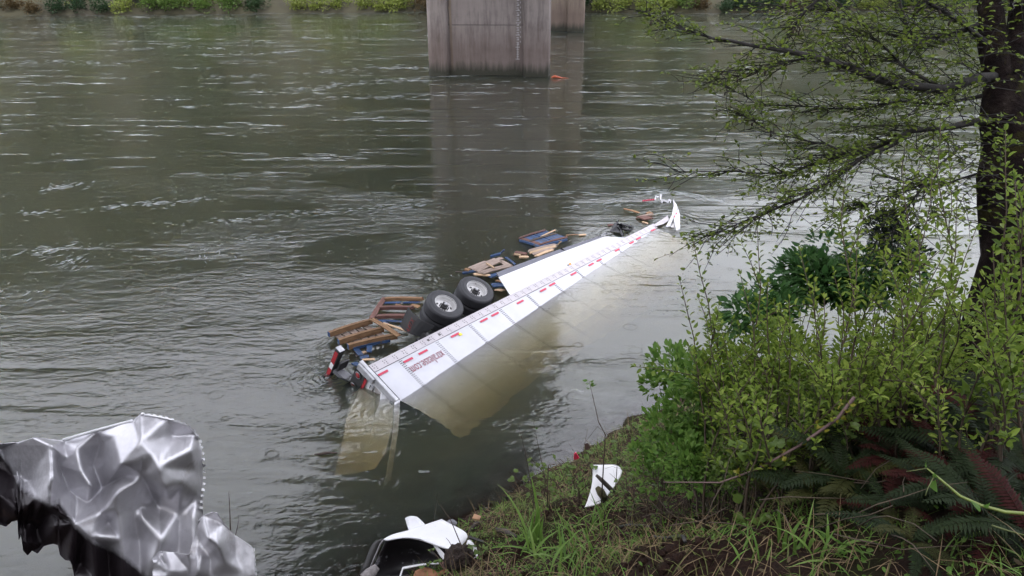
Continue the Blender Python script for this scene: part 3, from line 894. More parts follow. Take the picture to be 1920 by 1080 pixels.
# underride guard
tb('underride_guard', BLACK, lambda m_: m_.box((-.16, -.86, -2.35), (-.02, -.70, -.16), .012))
tb('guard_cap', ALU, lambda m_: m_.box((-.165, -.862, -.165), (-.018, -.698, -.145), .004))
for n0, n1, mt in ((-.62,-.24,REDD),(-.80,-.62,TAPEW),(-1.25,-.80,REDD)):
    tb('reflective_strip', mt, lambda m_: m_.box((-.166, -.835, n0), (-.161, -.735, n1)))
GREYP = mat_noise('bracket_grey', [(0.3,(.10,.10,.11)),(0.7,(.16,.16,.175))], scale=5, rough=0.5)
for n_ in (-.78, -1.7):
    tb('guard_strut', GREYP, lambda m_: m_.plate([(-.14,-.70,n_),(-.05,-.24,n_),(.22,-.24,n_),(.02,-.70,n_)], (0,0,1), .10))
    tb('gusset', BLACK, lambda m_: m_.box((-.10,-.66,n_+.01),(.16,-.61,n_+.28)))
# floor, crossmembers and running gear
tb('floor', BLACK, lambda m_: m_.box((.05, .05, -2.55), (TL, .16, -.06)))
tb('far_wall', WHITE, lambda m_: m_.box((.02, .0, -2.60), (TL, 2.7, -2.56)))
tb('roof', ALU, lambda m_: m_.box((.02, 2.70, -2.60), (TL, 2.73, -.95)))
def cross(m_):
    a = .5
    while a < TL:
        m_.box((a, -.06, -2.5), (a+.06, .05, -.08)); a += .4
tb('crossmember', BLACK, cross)
tb('slider_rail', BLACK, lambda m_: (m_.box((1.9, -.26, -.72), (5.6, -.06, -.60)), m_.box((1.9, -.26, -1.95), (5.6, -.06, -1.83)), m_.box((2.2,-.40,-.9),(5.1,-.26,-.62)), m_.box((3.7,-.62,-.86),(3.95,-.26,-.64))))
for wi, (u, v) in enumerate(((836,568.5),(894.5,541))):
    wa, ws = on_side(u, v, -.05)
    tb('axle', BLACK, lambda m_: m_.tube([(wa, ws, -.30), (wa, ws, -2.3)], .075, 10))
    ph = 0.6 + wi*0.5
    def wheel(n_out, outer):
        Mx = Matrix.Translation((wa, ws, n_out))
        # tyre
        prof = [(.285,-.012),(.295,.006),(.33,.012),(.375,.016),(.385,.010),(.42,.010),(.452,-.002),(.462,-.002),(.478,-.016),(.492,-.034),(.502,-.06)]
        for q in range(5):
            z = -.075-q*.035
            prof += [(.503, z),(.503, z-.019),(.489, z-.021),(.489, z-.029)]
        prof += [(.502,-.255),(.49,-.275),(.45,-.29),(.38,-.30),(.29,-.295),(.285,-.28)]
        w_ = tb('wheel', RUBBER, lambda m_: m_.lathe(prof, 56, Mx, True), auto=32)
        w_.name = 'wheel'
        # disc and rim
        if outer:
            rim = [(.286,-.004),(.297,.004),(.300,-.006),(.292,-.02),(.278,-.028),(.268,-.06),(.262,-.115),(.252,-.125),(.245,-.155),(.205,-.165),(.145,-.158),(.132,-.150),(.120,-.150),(.0,-.150),(.0,-.17),(.24,-.18),(.285,-.05)]
            tb('rim', RIMM, lambda m_: m_.lathe(rim, 48, Mx, True), w_, auto=30)
            def holes(m_):
                for k in range(5):
                    th = ph+2*PI*k/5
                    Mh = Mx @ Matrix.Rotation(th,4,'Z') @ Matrix.Translation((.198,0,-.163))
                    m_.lathe([(.0,.004),(.026,.004),(.034,.001)], 14, Mh @ Matrix.Diagonal((.85,1.25,1,1)))
            tb('hand_hole', BLACK, holes, w_)
            def hub(m_):
                m_.lathe([(.0,-.02),(.045,-.022),(.06,-.035),(.066,-.075),(.088,-.082),(.092,-.152)], 24, Mx)
                for k in range(10):
                    th = ph+.3+2*PI*k/10
                    m_.tube([Mx@Vector((.118*math.cos(th),.118*math.sin(th),-.152)), Mx@Vector((.118*math.cos(th),.118*math.sin(th),-.105))], .014, 6)
            tb('hub', BLACK, hub, w_, auto=35)
            tb('hub_cap', ALU, lambda m_: m_.lathe([(.0,.004),(.028,.002),(.040,-.008),(.044,-.024)], 18, Mx), w_, auto=40)
        else:
            tb('rim', RIMM, lambda m_: m_.lathe([(.286,-.01),(.286,-.28),(.27,-.28),(.27,-.01)], 40, Mx, True), w_, auto=30)
    wheel(-.05, True); wheel(-.385, False)
# mud flap behind the rear wheels, curled, with red lettering
C4 = [T(2.18,-.97,-.02), T(2.06,-.06,.30), T(2.0,-.19,-.23), T(2.2,-.98,-.70)]
C4 = [T(2.15,-.96,.01), T(1.98,-.0,.36), T(1.95,-.16,-.18), T(2.15,-.95,-.66)]
def flap(m_):
    n = 8; vs = []
    for i in range(n+1):
        f = i/n
        bow = 0.10*math.sin(PI*f)
        for g in (0, .5, 1):
            q = C4[0].lerp(C4[1], f).lerp(C4[3].lerp(C4[2], f), g) - EX*bow
            vs.append(q)
    k = len(vs); vs2 = vs + [q + EX*.012 for q in vs]
    fs = []
    for i in range(n):
        for g in range(2):
            q = (3*i+g, 3*i+g+1, 3*i+g+4, 3*i+g+3); fs += [q, tuple(x+k for x in reversed(q))]
    rim = [3*i for i in range(n+1)]+[3*n+1,3*n+2]+[3*i+2 for i in range(n-1,-1,-1)]+[1]
    for i in range(len(rim)): a_, b_ = rim[i], rim[(i+1)%len(rim)]; fs.append((a_, b_, b_+k, a_+k))
    m_.xf = None; m_.add(vs2, fs)
FLAPM = mat_noise('flap_rubber', [(0.3,(.006,.006,.008)),(0.7,(.012,.012,.014))], scale=5, rough=0.5)
fl_o = tb('mud_flap', FLAPM, flap)
_o = C4[0].lerp(C4[3], .22).lerp(C4[1].lerp(C4[2], .22), .48) - EX*.118
_xd = (C4[3]-C4[0]).normalized(); _yd = (C4[0]-C4[1]); _yd = (_yd-_xd*_yd.dot(_xd)).normalized()
text_part('lettering', 'XTRA', .20, .85, _o, _xd, _yd, mat_noise('flap_red', [(0.4,(.16,.008,.008)),(0.6,(.20,.01,.01))], scale=9, rough=0.5), fl_o)
tb('flap_hanger', BLACK, lambda m_: m_.box((1.9,-.16,-.9),(2.02,-.02,.02)))
# side skirt forward of the wheels with its grey lower lip; it leans in under the trailer towards the front
def sk_n(a, s): return -0.03 - 0.62*max(0,(a-5.2)/6.2)**1.25*min(1,(-s)/.84)
def skirt(m_, s_of, s_to, th, a_end, lean0, n_off=0.0):
    k = 22; vs = []
    for i in range(k+1):
        for j in range(3):
            s = s_of + (s_to-s_of)*j/2
            a0 = 5.22 + (-s)*lean0; a = a0 + (a_end-a0)*i/k
            vs.append((a, s, sk_n(a, s)+n_off + .012*noise.noise(Vector((a*.8, s*2, 1)))))
    N = len(vs); vs += [(a, s, n_-th) for a, s, n_ in vs]; fs = []
    for i in range(k):
        for j in range(2):
            q = (3*i+j, 3*i+j+1, 3*i+j+4, 3*i+j+3); fs += [q, tuple(x+N for x in reversed(q))]
    rim = [3*i for i in range(k+1)]+[3*k+1,3*k+2]+[3*i+2 for i in range(k-1,-1,-1)]+[1]
    for i in range(len(rim)): a_, b_ = rim[i], rim[(i+1)%len(rim)]; fs.append((a_, b_, b_+N, a_+N))
    m_.add(vs, fs)
sk = tb('side_skirt', WHITE2, lambda m_: skirt(m_, -.02, -.685, .02, 11.6, .35), smooth=False)
tb('skirt_lip', GREYLIP, lambda m_: skirt(m_, -.69, -.845, .035, 12.0, .38, .006), sk)
tb('lip_joint', BLACK, lambda m_: m_.box((8.95,-.845,sk_n(8.95,-.84)-.02),(8.965,-.69,sk_n(8.95,-.69)+.012)), sk)
a, s = on_side(1069.5, 495.5)
ml = tb('marker_lamp', ALU, lambda m_: m_.box((a-.08, s-.055, -.10), (a+.08, s+.045, -.01), .012))
tb('lens', AMBER, lambda m_: m_.box((a-.045, s-.05, -.012), (a+.055, s+.03, .01), .01), ml)
# torn black landing-gear wreckage at the front end of the skirt
def torn(m_):
    m_.xf = None
    c = atz(1160, 430)
    def P(u, v, z): q = atz(u, v, z); return q
    m_.plate([P(1144,434,.02), P(1150,421,.12), P(1156,416,.30), P(1161,412,.52), P(1158,420,.25), P(1164,428,.12), P(1166,437,0)], (-.3,-.8,.5), .05)
    m_.plate([P(1157,419,.30), P(1166,420,.28), P(1175,427,.10), P(1168,433,.02), P(1160,428,.05)], (.3,-.7,.6), .04)
    m_.tube([P(1158,424,.28), P(1163,432,.12), P(1168,444,-.05)], [.05,.045,.04], 7)
    m_.tube([P(1164,420,.22), P(1180,424,.06), P(1190,428,-.05)], [.04,.05,.03], 6)
    m_.tube([P(1166,428,.10), P(1178,431,.06), P(1190,430,-.04)], [.05,.05,.03], 6)
tb('landing_gear', mat_noise('torn_black', [(0.3,(.008,.008,.01)),(0.7,(.03,.03,.035))], scale=8, rough=0.25), torn, auto=30)
# crushed front end
FW = mat_noise('front_white', [(0.3,(.55,.55,.60)),(0.7,(.68,.68,.70))], scale=3, rough=0.4, dirt=((.25,.24,.24), 12, .66))
def P_(u, v, z): return atz(u, v, z)
DN = (atz(1255,426,0)-Vector((0,0,CAM_H))).dot(Vector((0,_cp,-_sp)))
def N_(u, v, d=0.0): return atd(u, v, DN+d)
tb('bent_front_panel', FW, lambda m_: sheet(m_, [[N_(1248,425), N_(1252,425.5), N_(1257,424,-.05)], [N_(1254,414,.05), N_(1258,415), N_(1261,413,-.08)], [N_(1260,402,.12), N_(1263,404,.02), N_(1266,403,-.1)], [N_(1263,386,.25), N_(1267,389,.12), N_(1271,390,.0)], [N_(1262,373,.35), N_(1264,377,.28), N_(1268,382,.2)]], .03))
tb('torn_front_flap', FW, lambda m_: sheet(m_, [[N_(1266,402,-.08), N_(1269,396,.0), N_(1272,391,.05)], [N_(1264,411,-.12), N_(1269,410,-.05), N_(1275,403,.1)], [N_(1266,422,-.2), N_(1270,423,-.12), N_(1275,417,.0)], [N_(1269,433,-.3), N_(1273,434,-.2), N_(1275,430,-.1)]], .03, (.3,-.6,.5)))
tb('torn_grey_liner', ALU, lambda m_: sheet(m_, [[N_(1250,425,.05), N_(1258,427,.0), N_(1267,431,-.05)], [N_(1256,417,.1), N_(1261,419,.05), N_(1266,424,.0)], [N_(1260,409,.12), N_(1262,411,.1), N_(1264,414,.05)]]))
for (u, v) in ((1268,400.5),(1264.5,406)):
    tb('reflective_strip', RED, lambda m_: (setattr(m_,'xf',None), m_.plate([N_(u-1.3,v+1.8,-.22), N_(u+1.0,v+.8,-.22), N_(u+1.6,v-2.2,-.20), N_(u-.6,v-1.2,-.20)], (0,-.7,.7), .02)))
DC = (atz(1240,380,0)-Vector((0,0,CAM_H))).dot(Vector((0,_cp,-_sp)))
def C_(u, v, d=0.0): return atd(u, v, DC+d)
def crush(m_):
    m_.xf = None
    m_.plate([C_(1227,374.5), C_(1229,366.5,.05), C_(1233,368,.05), C_(1230,374.5)], (0,-.7,.7), .05)
    m_.tube([C_(1231,370), C_(1236,369.5,.1), C_(1239,365.5,.1), C_(1238,375)], [.035,.045,.05,.03], 6)
    m_.plate([C_(1238,374), C_(1246,374), C_(1253,377), C_(1252,380), C_(1244,377.5), C_(1239,379)], (0,-.7,.7), .06)
    m_.tube([C_(1251,382), C_(1253,376,.05), C_(1256,374.5,.1)], [.03,.045,.03], 5)
    m_.tube([C_(1256,375,.1), C_(1257,382)], [.03,.03], 5)
    m_.tube([C_(1241,377), C_(1241,382)], [.04,.03], 5)
tb('front_frame', ALU, crush, auto=30)
def redline(m_):
    m_.xf = None
    for k in range(7):
        u = 1205+k*3.4; v = 376.5-k*.35
        a_, b_ = P_(u, v, .012), P_(u+2.3, v-.2, .012)
        m_.tube([a_, b_], .03, 4)
tb('reflective_strip', RED, redline)
tb('front_edge', RAILM, lambda m_: sheet(m_, [[P_(1226,421,.06), P_(1240,412,.03), P_(1252,404,.02)], [P_(1230,424,.08), P_(1244,420,.05), P_(1254,413,.10)]], .03))
# ------------------------------------------------------------------ broken pallets and timber afloat beside the trailer
def wood(name, c0, c1, c2): return mat_noise(name, [(0.28,c0),(0.5,c1),(0.75,c2)], scale=2.2, rough=0.8, bump=0.006, bscale=14, stretch=(1.2,9,9), rand=0.25, detail=8)
W_TAN = wood('wood_tan', (.10,.052,.024), (.19,.105,.05), (.30,.18,.095))
W_GREY = wood('wood_grey_pink', (.13,.10,.085), (.22,.165,.135), (.30,.235,.20))
W_RED = wood('wood_red_brown', (.055,.026,.021), (.105,.048,.038), (.15,.075,.062))
W_DARK = wood('wood_wet_dark', (.025,.017,.012), (.045,.032,.025), (.08,.06,.05))
W_PALE = wood('wood_pale_split', (.30,.20,.12), (.42,.29,.18), (.5,.37,.25))
W_BLUE = mat_noise('pallet_blue', [(0.3,(.012,.030,.075)),(0.6,(.025,.065,.155)),(0.8,(.09,.11,.15))], scale=5, rough=0.6, bump=0.004, dirt=((.10,.075,.06), 7, .58), rand=0.25)
def board_geo(L_, w_, t_, rough_ends=True, seed=0):
    """a board along x with ragged ends and slightly bowed length"""
    rg = random.Random(seed); n = 6
    vs = []
    for i in range(n+1):
        x = -L_/2 + L_*i/n
        for y, z in ((-w_/2,-t_/2),(w_/2,-t_/2),(w_/2,t_/2),(-w_/2,t_/2)):
            dx = 0
            if rough_ends and i in (0, n): dx = rg.uniform(-.10,.10)*min(L_, .8)
            vs.append((x+dx, y*(1+rg.uniform(-.04,.04)), z + .02*math.sin(PI*i/n)*rg.uniform(.6,1)*L_))
    fs = [(4*i+k, 4*i+(k+1)%4, 4*i+4+(k+1)%4, 4*i+4+k) for i in range(n) for k in range(4)] + [(3,2,1,0), (4*n,4*n+1,4*n+2,4*n+3)]
    return vs, fs
def board(name, p0, p1, w_, t_, mat, parent=None, roll=0.0, ragged=True, seed=0):
    p0, p1 = Vector(p0), Vector(p1); d = p1-p0; L_ = d.length
    vs, fs = board_geo(L_, w_, t_, ragged, seed)
    x = d.normalized(); y = Vector((0,0,1)).cross(x).normalized(); z = x.cross(y)
    Mr = Matrix((x, y, z)).transposed().to_4x4(); Mr.translation = (p0+p1)/2
    Mr = Mr @ Matrix.Rotation(roll, 4, 'X')
    o = mesh(name, vs, fs, mat)
    fix_normals(o)
    if parent is not None:
        o.parent = parent; o.matrix_parent_inverse = Matrix.Translation(-parent.location)
    o.matrix_basis = Mr
    return o
Z = 0.06
# tan pallet, deck down, three runners up
c = atz(680, 622, 0)
pal = empty('pallet', c, 0, 'tan wooden pallet with blue runner ends floating upside down behind the mud flap', 'pallet', 'broken pallets afloat')
for i, (a_, b_) in enumerate((((617,627),(697,602)), ((635,641),(719,617)), ((653,650),(744,630)))):
    board('runner', atz(*a_, .17), atz(*b_, .15), .10, .13, W_TAN, pal, ragged=False)
    q = atz(*a_, .17); q2 = atz(*b_, .15); d = (q2-q).normalized()
    board('runner_end', q-d*.014, q+d*.004, .098, .128, W_BLUE, pal, ragged=False)
    board('runner_side', q+d*.1+Vector((.03,-.055,-.06)), q2-d*.2+Vector((.03,-.055,-.06)), .03, .07, W_BLUE, pal, ragged=False) if i == 2 else None
board('end_board', atz(697,598,.235), atz(748,630,.235), .13, .025, W_TAN, pal, ragged=False)
for k in range(5):
    f = .12+.17*k
    q0 = atz(617,629,.06).lerp(atz(697,606,.06), f); q1 = atz(653,652,.06).lerp(atz(744,633,.06), f)
    board('deck_board', q0, q1, .15, .022, W_GREY, pal, seed=k)
# second pallet, red-brown, awash
c = atz(735, 578, 0)
pa2 = empty('pallet', c, 0, 'red-brown pallet awash between the mud flap and open water with blue slats', 'pallet', 'broken pallets afloat')
board('end_board', atz(722,558,.06), atz(697,597,.04), .14, .03, W_RED, pa2, ragged=False)
board('runner', atz(721,561,.08), atz(790,561,.10), .10, .09, W_TAN, pa2)
board('runner', atz(712,577.5,.08), atz(772,577.5,.10), .11, .09, W_RED, pa2)
board('runner', atz(705,594,.07), atz(765,593,.08), .12, .09, W_RED, pa2)
board('slat', atz(722,568,.035), atz(752,567.5,.05), .10, .02, W_BLUE, pa2, seed=3)
board('slat', atz(757,567.5,.05), atz(787,567,.05), .10, .02, W_BLUE, pa2, seed=4)
board('slat', atz(742,571,.04), atz(756,575,.03), .09, .02, W_TAN, pa2, seed=5)
board('slat', atz(770,572,.07), atz(787,576,.07), .16, .02, W_TAN, pa2, seed=6)
board('slat', atz(704,601,.03), atz(760,604,.03), .09, .02, W_BLUE, pa2, seed=8)
# blue pallet further out
c = atz(1018, 447, 0)
pa3 = empty('pallet', c, 0, 'blue pallet with brown edges floating farthest out above the grey skirt lip', 'pallet', 'broken pallets afloat')
A, B, Cc, D = atz(974,449,.05), atz(1022,434,.05), atz(1063,447,.05), atz(1012,461,.05)
for k in range(8):
    f = (k+.5)/8
    board('slat', A.lerp(B, f)+Vector((0,0,.02)), D.lerp(Cc, f)+Vector((0,0,.02)), .17 if k not in (3,4) else .09, .022, W_BLUE if k not in (0,) else W_RED, pa3, seed=k)
for a_, b_, mt in ((A,B,W_RED),(D,Cc,W_RED),(A.lerp(D,.5),B.lerp(Cc,.5),W_DARK)):
    board('runner', a_+Vector((0,0,.045)), b_+Vector((0,0,.045)), .10, .03, mt, pa3)
board('edge', A+Vector((0,-.1,0)), D+Vector((0,-.1,0)), .05, .07, W_BLUE, pa3, ragged=False)
board('edge', D+Vector((0,-.12,0)), Cc+Vector((0,-.12,0)), .05, .07, W_BLUE, pa3, ragged=False)
board('slat', atz(1016,443,.10), atz(1040,432,.16), .06, .02, W_PALE, pa3, seed=12)
# loose boards
def loose(p, q, w_, t_, mat, label, name='broken_board', cat='board', grp=None, z0=.06, z1=.08, roll=0.0, seed=0):
    o = board(name, atz(p[0],p[1],z0), atz(q[0],q[1],z1), w_, t_, mat, None, roll, True, seed)
    tag(o, label, cat, grp or 'broken boards afloat beside the trailer'); return o
G1 = 'splintered boards heaped by the front wheel'
loose((893,506),(932,488),.34,.03,W_GREY,'widest grey board on top of the heap beside the front wheel',grp=G1,z0=.14,z1=.2,seed=1)
loose((902,512),(956,498),.22,.03,W_GREY,'long grey board at the front of the heap next to the skirt corner',grp=G1,z0=.16,z1=.16,seed=2)
loose((884,503),(912,492),.22,.03,W_GREY,'grey board at the river side of the heap above the front wheel',grp=G1,z0=.09,z1=.11,seed=3)
loose((915,495),(940,484),.16,.03,W_GREY,'short grey board at the far end of the heap',grp=G1,z0=.1,z1=.1,seed=4)
loose((936,489),(955,499),.20,.03,W_GREY,'grey board crossing the right end of the heap',grp=G1,z0=.1,z1=.14,seed=9)
loose((912,494),(926,502),.05,.03,W_PALE,'thin pale splinter lying across the heap',grp=G1,z0=.2,z1=.22,seed=5)
loose((888,514),(930,518),.12,.03,W_PALE,'pale split board touching the top of the front tyre',grp=G1,z0=.1,z1=.1,seed=6)
loose((872,505),(880,507),.12,.05,W_TAN,'small tan block at the left tip of the heap',grp=G1,z0=.12,z1=.12,seed=7)
loose((854,510),(873,510),.04,.02,W_DARK,'dark thin stick floating left of the heap',name='stick',cat='stick',grp=G1,seed=8,z0=.02,z1=.02)
loose((868,512),(895,508),.10,.05,W_BLUE,'blue board half under the heap beside the tyre',grp=G1,z0=.07,z1=.09,seed=10)
loose((918,519),(936,513),.16,.04,W_BLUE,'blue board wedged under the skirt corner',grp=G1,z0=.1,z1=.1,seed=11)
loose((920,481),(938,476),.12,.06,W_BLUE,'blue board sticking out behind the heap',grp=G1,z0=.05,z1=.16,seed=12)
loose((938,475),(946,468),.08,.03,W_BLUE,'short blue sliver pointing up behind the heap',grp=G1,z0=.12,z1=.25,seed=13)
loose((947,482),(966,496),.08,.03,W_BLUE,'weathered blue strip running to the grey skirt lip',grp=G1,z0=.05,z1=.06,seed=14)
loose((922,535),(946,534),.26,.03,W_BLUE,'blue board floating between the front wheel and the skirt',grp=G1,z0=.04,z1=.05,seed=15)
loose((931,526),(944,529),.08,.03,W_TAN,'tan scrap between the front wheel and the skirt',grp=G1,z0=.1,z1=.1,seed=16)
loose((930,543),(944,545),.14,.02,W_PALE,'crumpled pale scrap beside the front wheel under the skirt edge',grp=G1,z0=.05,z1=.12,seed=17)
G2 = 'split boards by the blue pallet'
for i, (p, q, w_) in enumerate((((990,471),(1040,459),.16),((994,474),(1042,462),.13),((999,477),(1038,465),.13),((1006,480),(1034,469),.12))):
    loose(p, q, w_, .03, W_GREY if i % 2 == 0 else W_PALE, ['upper', 'second', 'third', 'lowest'][i]+' plank of the fan of split boards resting on the grey skirt lip', grp=G2, z0=.1+.03*i, z1=.16, seed=20+i)
loose((966,474),(985,477),.16,.07,W_RED,'red-brown chunk of timber left of the fanned boards',grp=G2,seed=30)
loose((964,477),(976,478),.10,.04,W_PALE,'pale chunk of timber at the far left of the fanned boards',grp=G2,seed=31)
loose((974,482),(991,482),.14,.04,W_PALE,'pale split block below the red-brown chunk',grp=G2,seed=32)
loose((1046,459),(1052,453),.06,.02,W_PALE,'pale splinter standing off the end of the fanned boards',grp=G2,z0=.05,z1=.2,seed=33)
G3 = 'blue scraps behind the trailer tail'
loose((665,651),(677,666),.13,.025,W_BLUE,'pale blue slat leaning out from the tan pallet towards the tail',grp=G3,z0=.10,z1=.06,seed=40)
loose((693,648),(692,660),.13,.025,W_BLUE,'bright blue slat standing right of the pallet corner',grp=G3,z0=.12,z1=.04,seed=41)
loose((663,681),(676,686),.12,.04,W_BLUE,'blue block against the tail lamp corner',grp=G3,z0=.06,z1=.08,seed=42)
loose((676,672),(692,668),.14,.03,W_BLUE,'blue slat in the middle of the scraps',grp=G3,z0=.06,z1=.06,seed=43)
loose((680,675),(702,674),.07,.03,W_PALE,'pale splinter nearest the trailer rail',grp=G3,z0=.07,z1=.07,seed=44)
loose((668,667),(688,661),.10,.03,W_DARK,'dark wet slat among the blue scraps',grp=G3,z0=.03,z1=.03,seed=45)
loose((676,664),(686,659),.07,.03,W_PALE,'small pale chip among the blue scraps',grp=G3,z0=.06,z1=.06,seed=46)
loose((722,607),(762,621),.06,.03,W_PALE,'long pale splinter pointing from the tan pallet to the mud flap',grp=G3,z0=.12,z1=.05,seed=47)
loose((714,601),(736,613),.07,.03,W_BLUE,'blue strip beside the pale splinter',grp=G3,z0=.06,z1=.05,seed=48)
G4 = 'small wreckage inside the broken nose'
loose((1172,392),(1198,399),.10,.03,W_TAN,'tan lath drifting between the skirt end and the crushed nose',grp=G4,seed=50)
loose((1200,405),(1216,411),.35,.05,W_RED,'reddish board piece in the water by the crushed nose',grp=G4,seed=51)
loose((1196,407),(1222,402),.12,.04,W_GREY,'grey lath across the reddish board piece',grp=G4,seed=52)
loose((1214,402),(1221,399),.2,.06,W_TAN,'tan block on the far side of the reddish board piece',grp=G4,seed=53)
loose((1204,416),(1215,419),.06,.03,W_PALE,'pale chip awash nearest the trailer rail at the nose',grp=G4,seed=54)
loose((1062,441),(1084,440),.06,.02,W_TAN,'tan lath trailing right of the blue pallet',grp=G4,seed=55,z0=.03,z1=.03)
loose((1086,441),(1098,440),.09,.03,W_PALE,'pale chip awash right of the blue pallet',grp=G4,seed=56,z0=.03,z1=.03)
loose((1140,423),(1150,421),.10,.03,W_RED,'red-brown chip behind the torn black wreckage',grp=G4,seed=57,z0=.03,z1=.03)
# floating stick nearer the bank
m_ = MB(); m_.tube([atz(590,852,.0), atz(602,851,.03), atz(616,849,.035), atz(632,849,.01)], [.012,.03,.028,.01], 7)
o = m_.build('stick', W_DARK, None, True); tag(o, 'dark brown stick floating alone below the submerged trailer door', 'stick')
# ------------------------------------------------------------------ crumpled aluminium trailer skin in the left foreground
from mathutils.geometry import delaunay_2d_cdt
def metal_mat(name, soot_attr=True):
    m, t, p, L = newmat(name)
    tc = nd(t, 'ShaderNodeTexCoord')
    n1 = nd(t, 'ShaderNodeTexNoise', Scale=2.2, Detail=7, Roughness=0.62); L.new(tc.outputs['Object'], n1.inputs['Vector'])
    n2 = nd(t, 'ShaderNodeTexNoise', Scale=22, Detail=8, Roughness=0.75); L.new(tc.outputs['Object'], n2.inputs['Vector'])
    r1 = ramp(t, [(0.30,(.38,.37,.39)),(0.55,(.56,.55,.58)),(0.75,(.70,.69,.72))]); L.new(n1.outputs['Fac'], r1.inputs['Fac'])
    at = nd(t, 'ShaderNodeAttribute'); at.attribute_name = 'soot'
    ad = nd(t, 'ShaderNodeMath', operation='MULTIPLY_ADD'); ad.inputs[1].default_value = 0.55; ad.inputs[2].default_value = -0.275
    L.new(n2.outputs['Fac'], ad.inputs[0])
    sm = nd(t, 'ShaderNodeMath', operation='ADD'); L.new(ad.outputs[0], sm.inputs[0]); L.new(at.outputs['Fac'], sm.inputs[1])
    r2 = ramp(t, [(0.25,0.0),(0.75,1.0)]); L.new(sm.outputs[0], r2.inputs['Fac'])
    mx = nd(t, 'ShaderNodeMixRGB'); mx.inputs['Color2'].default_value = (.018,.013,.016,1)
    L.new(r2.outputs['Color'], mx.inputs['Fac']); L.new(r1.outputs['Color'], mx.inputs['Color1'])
    # brown scorch and grime
    n4 = nd(t, 'ShaderNodeTexNoise', Scale=3.1, Detail=6, Roughness=0.65); mp = nd(t, 'ShaderNodeMapping'); mp.inputs['Location'].default_value = (4,2,7)
    L.new(tc.outputs['Object'], mp.inputs['Vector']); L.new(mp.outputs['Vector'], n4.inputs['Vector'])
    r4 = ramp(t, [(0.60,0.0),(0.74,0.55)]); L.new(n4.outputs['Fac'], r4.inputs['Fac'])
    mx4 = nd(t, 'ShaderNodeMixRGB'); mx4.inputs['Color2'].default_value = (.13,.085,.065,1)
    L.new(r4.outputs['Color'], mx4.inputs['Fac']); L.new(mx.outputs['Color'], mx4.inputs['Color1'])
    L.new(mx4.outputs['Color'], p.inputs['Base Color'])
    mm = nd(t, 'ShaderNodeMath', operation='MULTIPLY_ADD'); mm.inputs[1].default_value = -0.35; mm.inputs[2].default_value = 0.70
    L.new(r2.outputs['Color'], mm.inputs[0]); L.new(mm.outputs[0], p.inputs['Metallic'])
    rr = nd(t, 'ShaderNodeMapRange'); rr.inputs['To Min'].default_value = 0.33; rr.inputs['To Max'].default_value = 0.50
    L.new(n1.outputs['Fac'], rr.inputs['Value']); L.new(rr.outputs['Result'], p.inputs['Roughness'])
    b = nd(t, 'ShaderNodeBump'); b.inputs['Distance'].default_value = 0.006; b.inputs['Strength'].default_value = 0.5
    L.new(n2.outputs['Fac'], b.inputs['Height']); L.new(b.outputs['Normal'], p.inputs['Normal'])
    return m
SKIN = metal_mat('crumpled_aluminium')
def lerp_tab(tab, x): return float(np.interp(x, [a for a, _ in tab], [b for _, b in tab]))
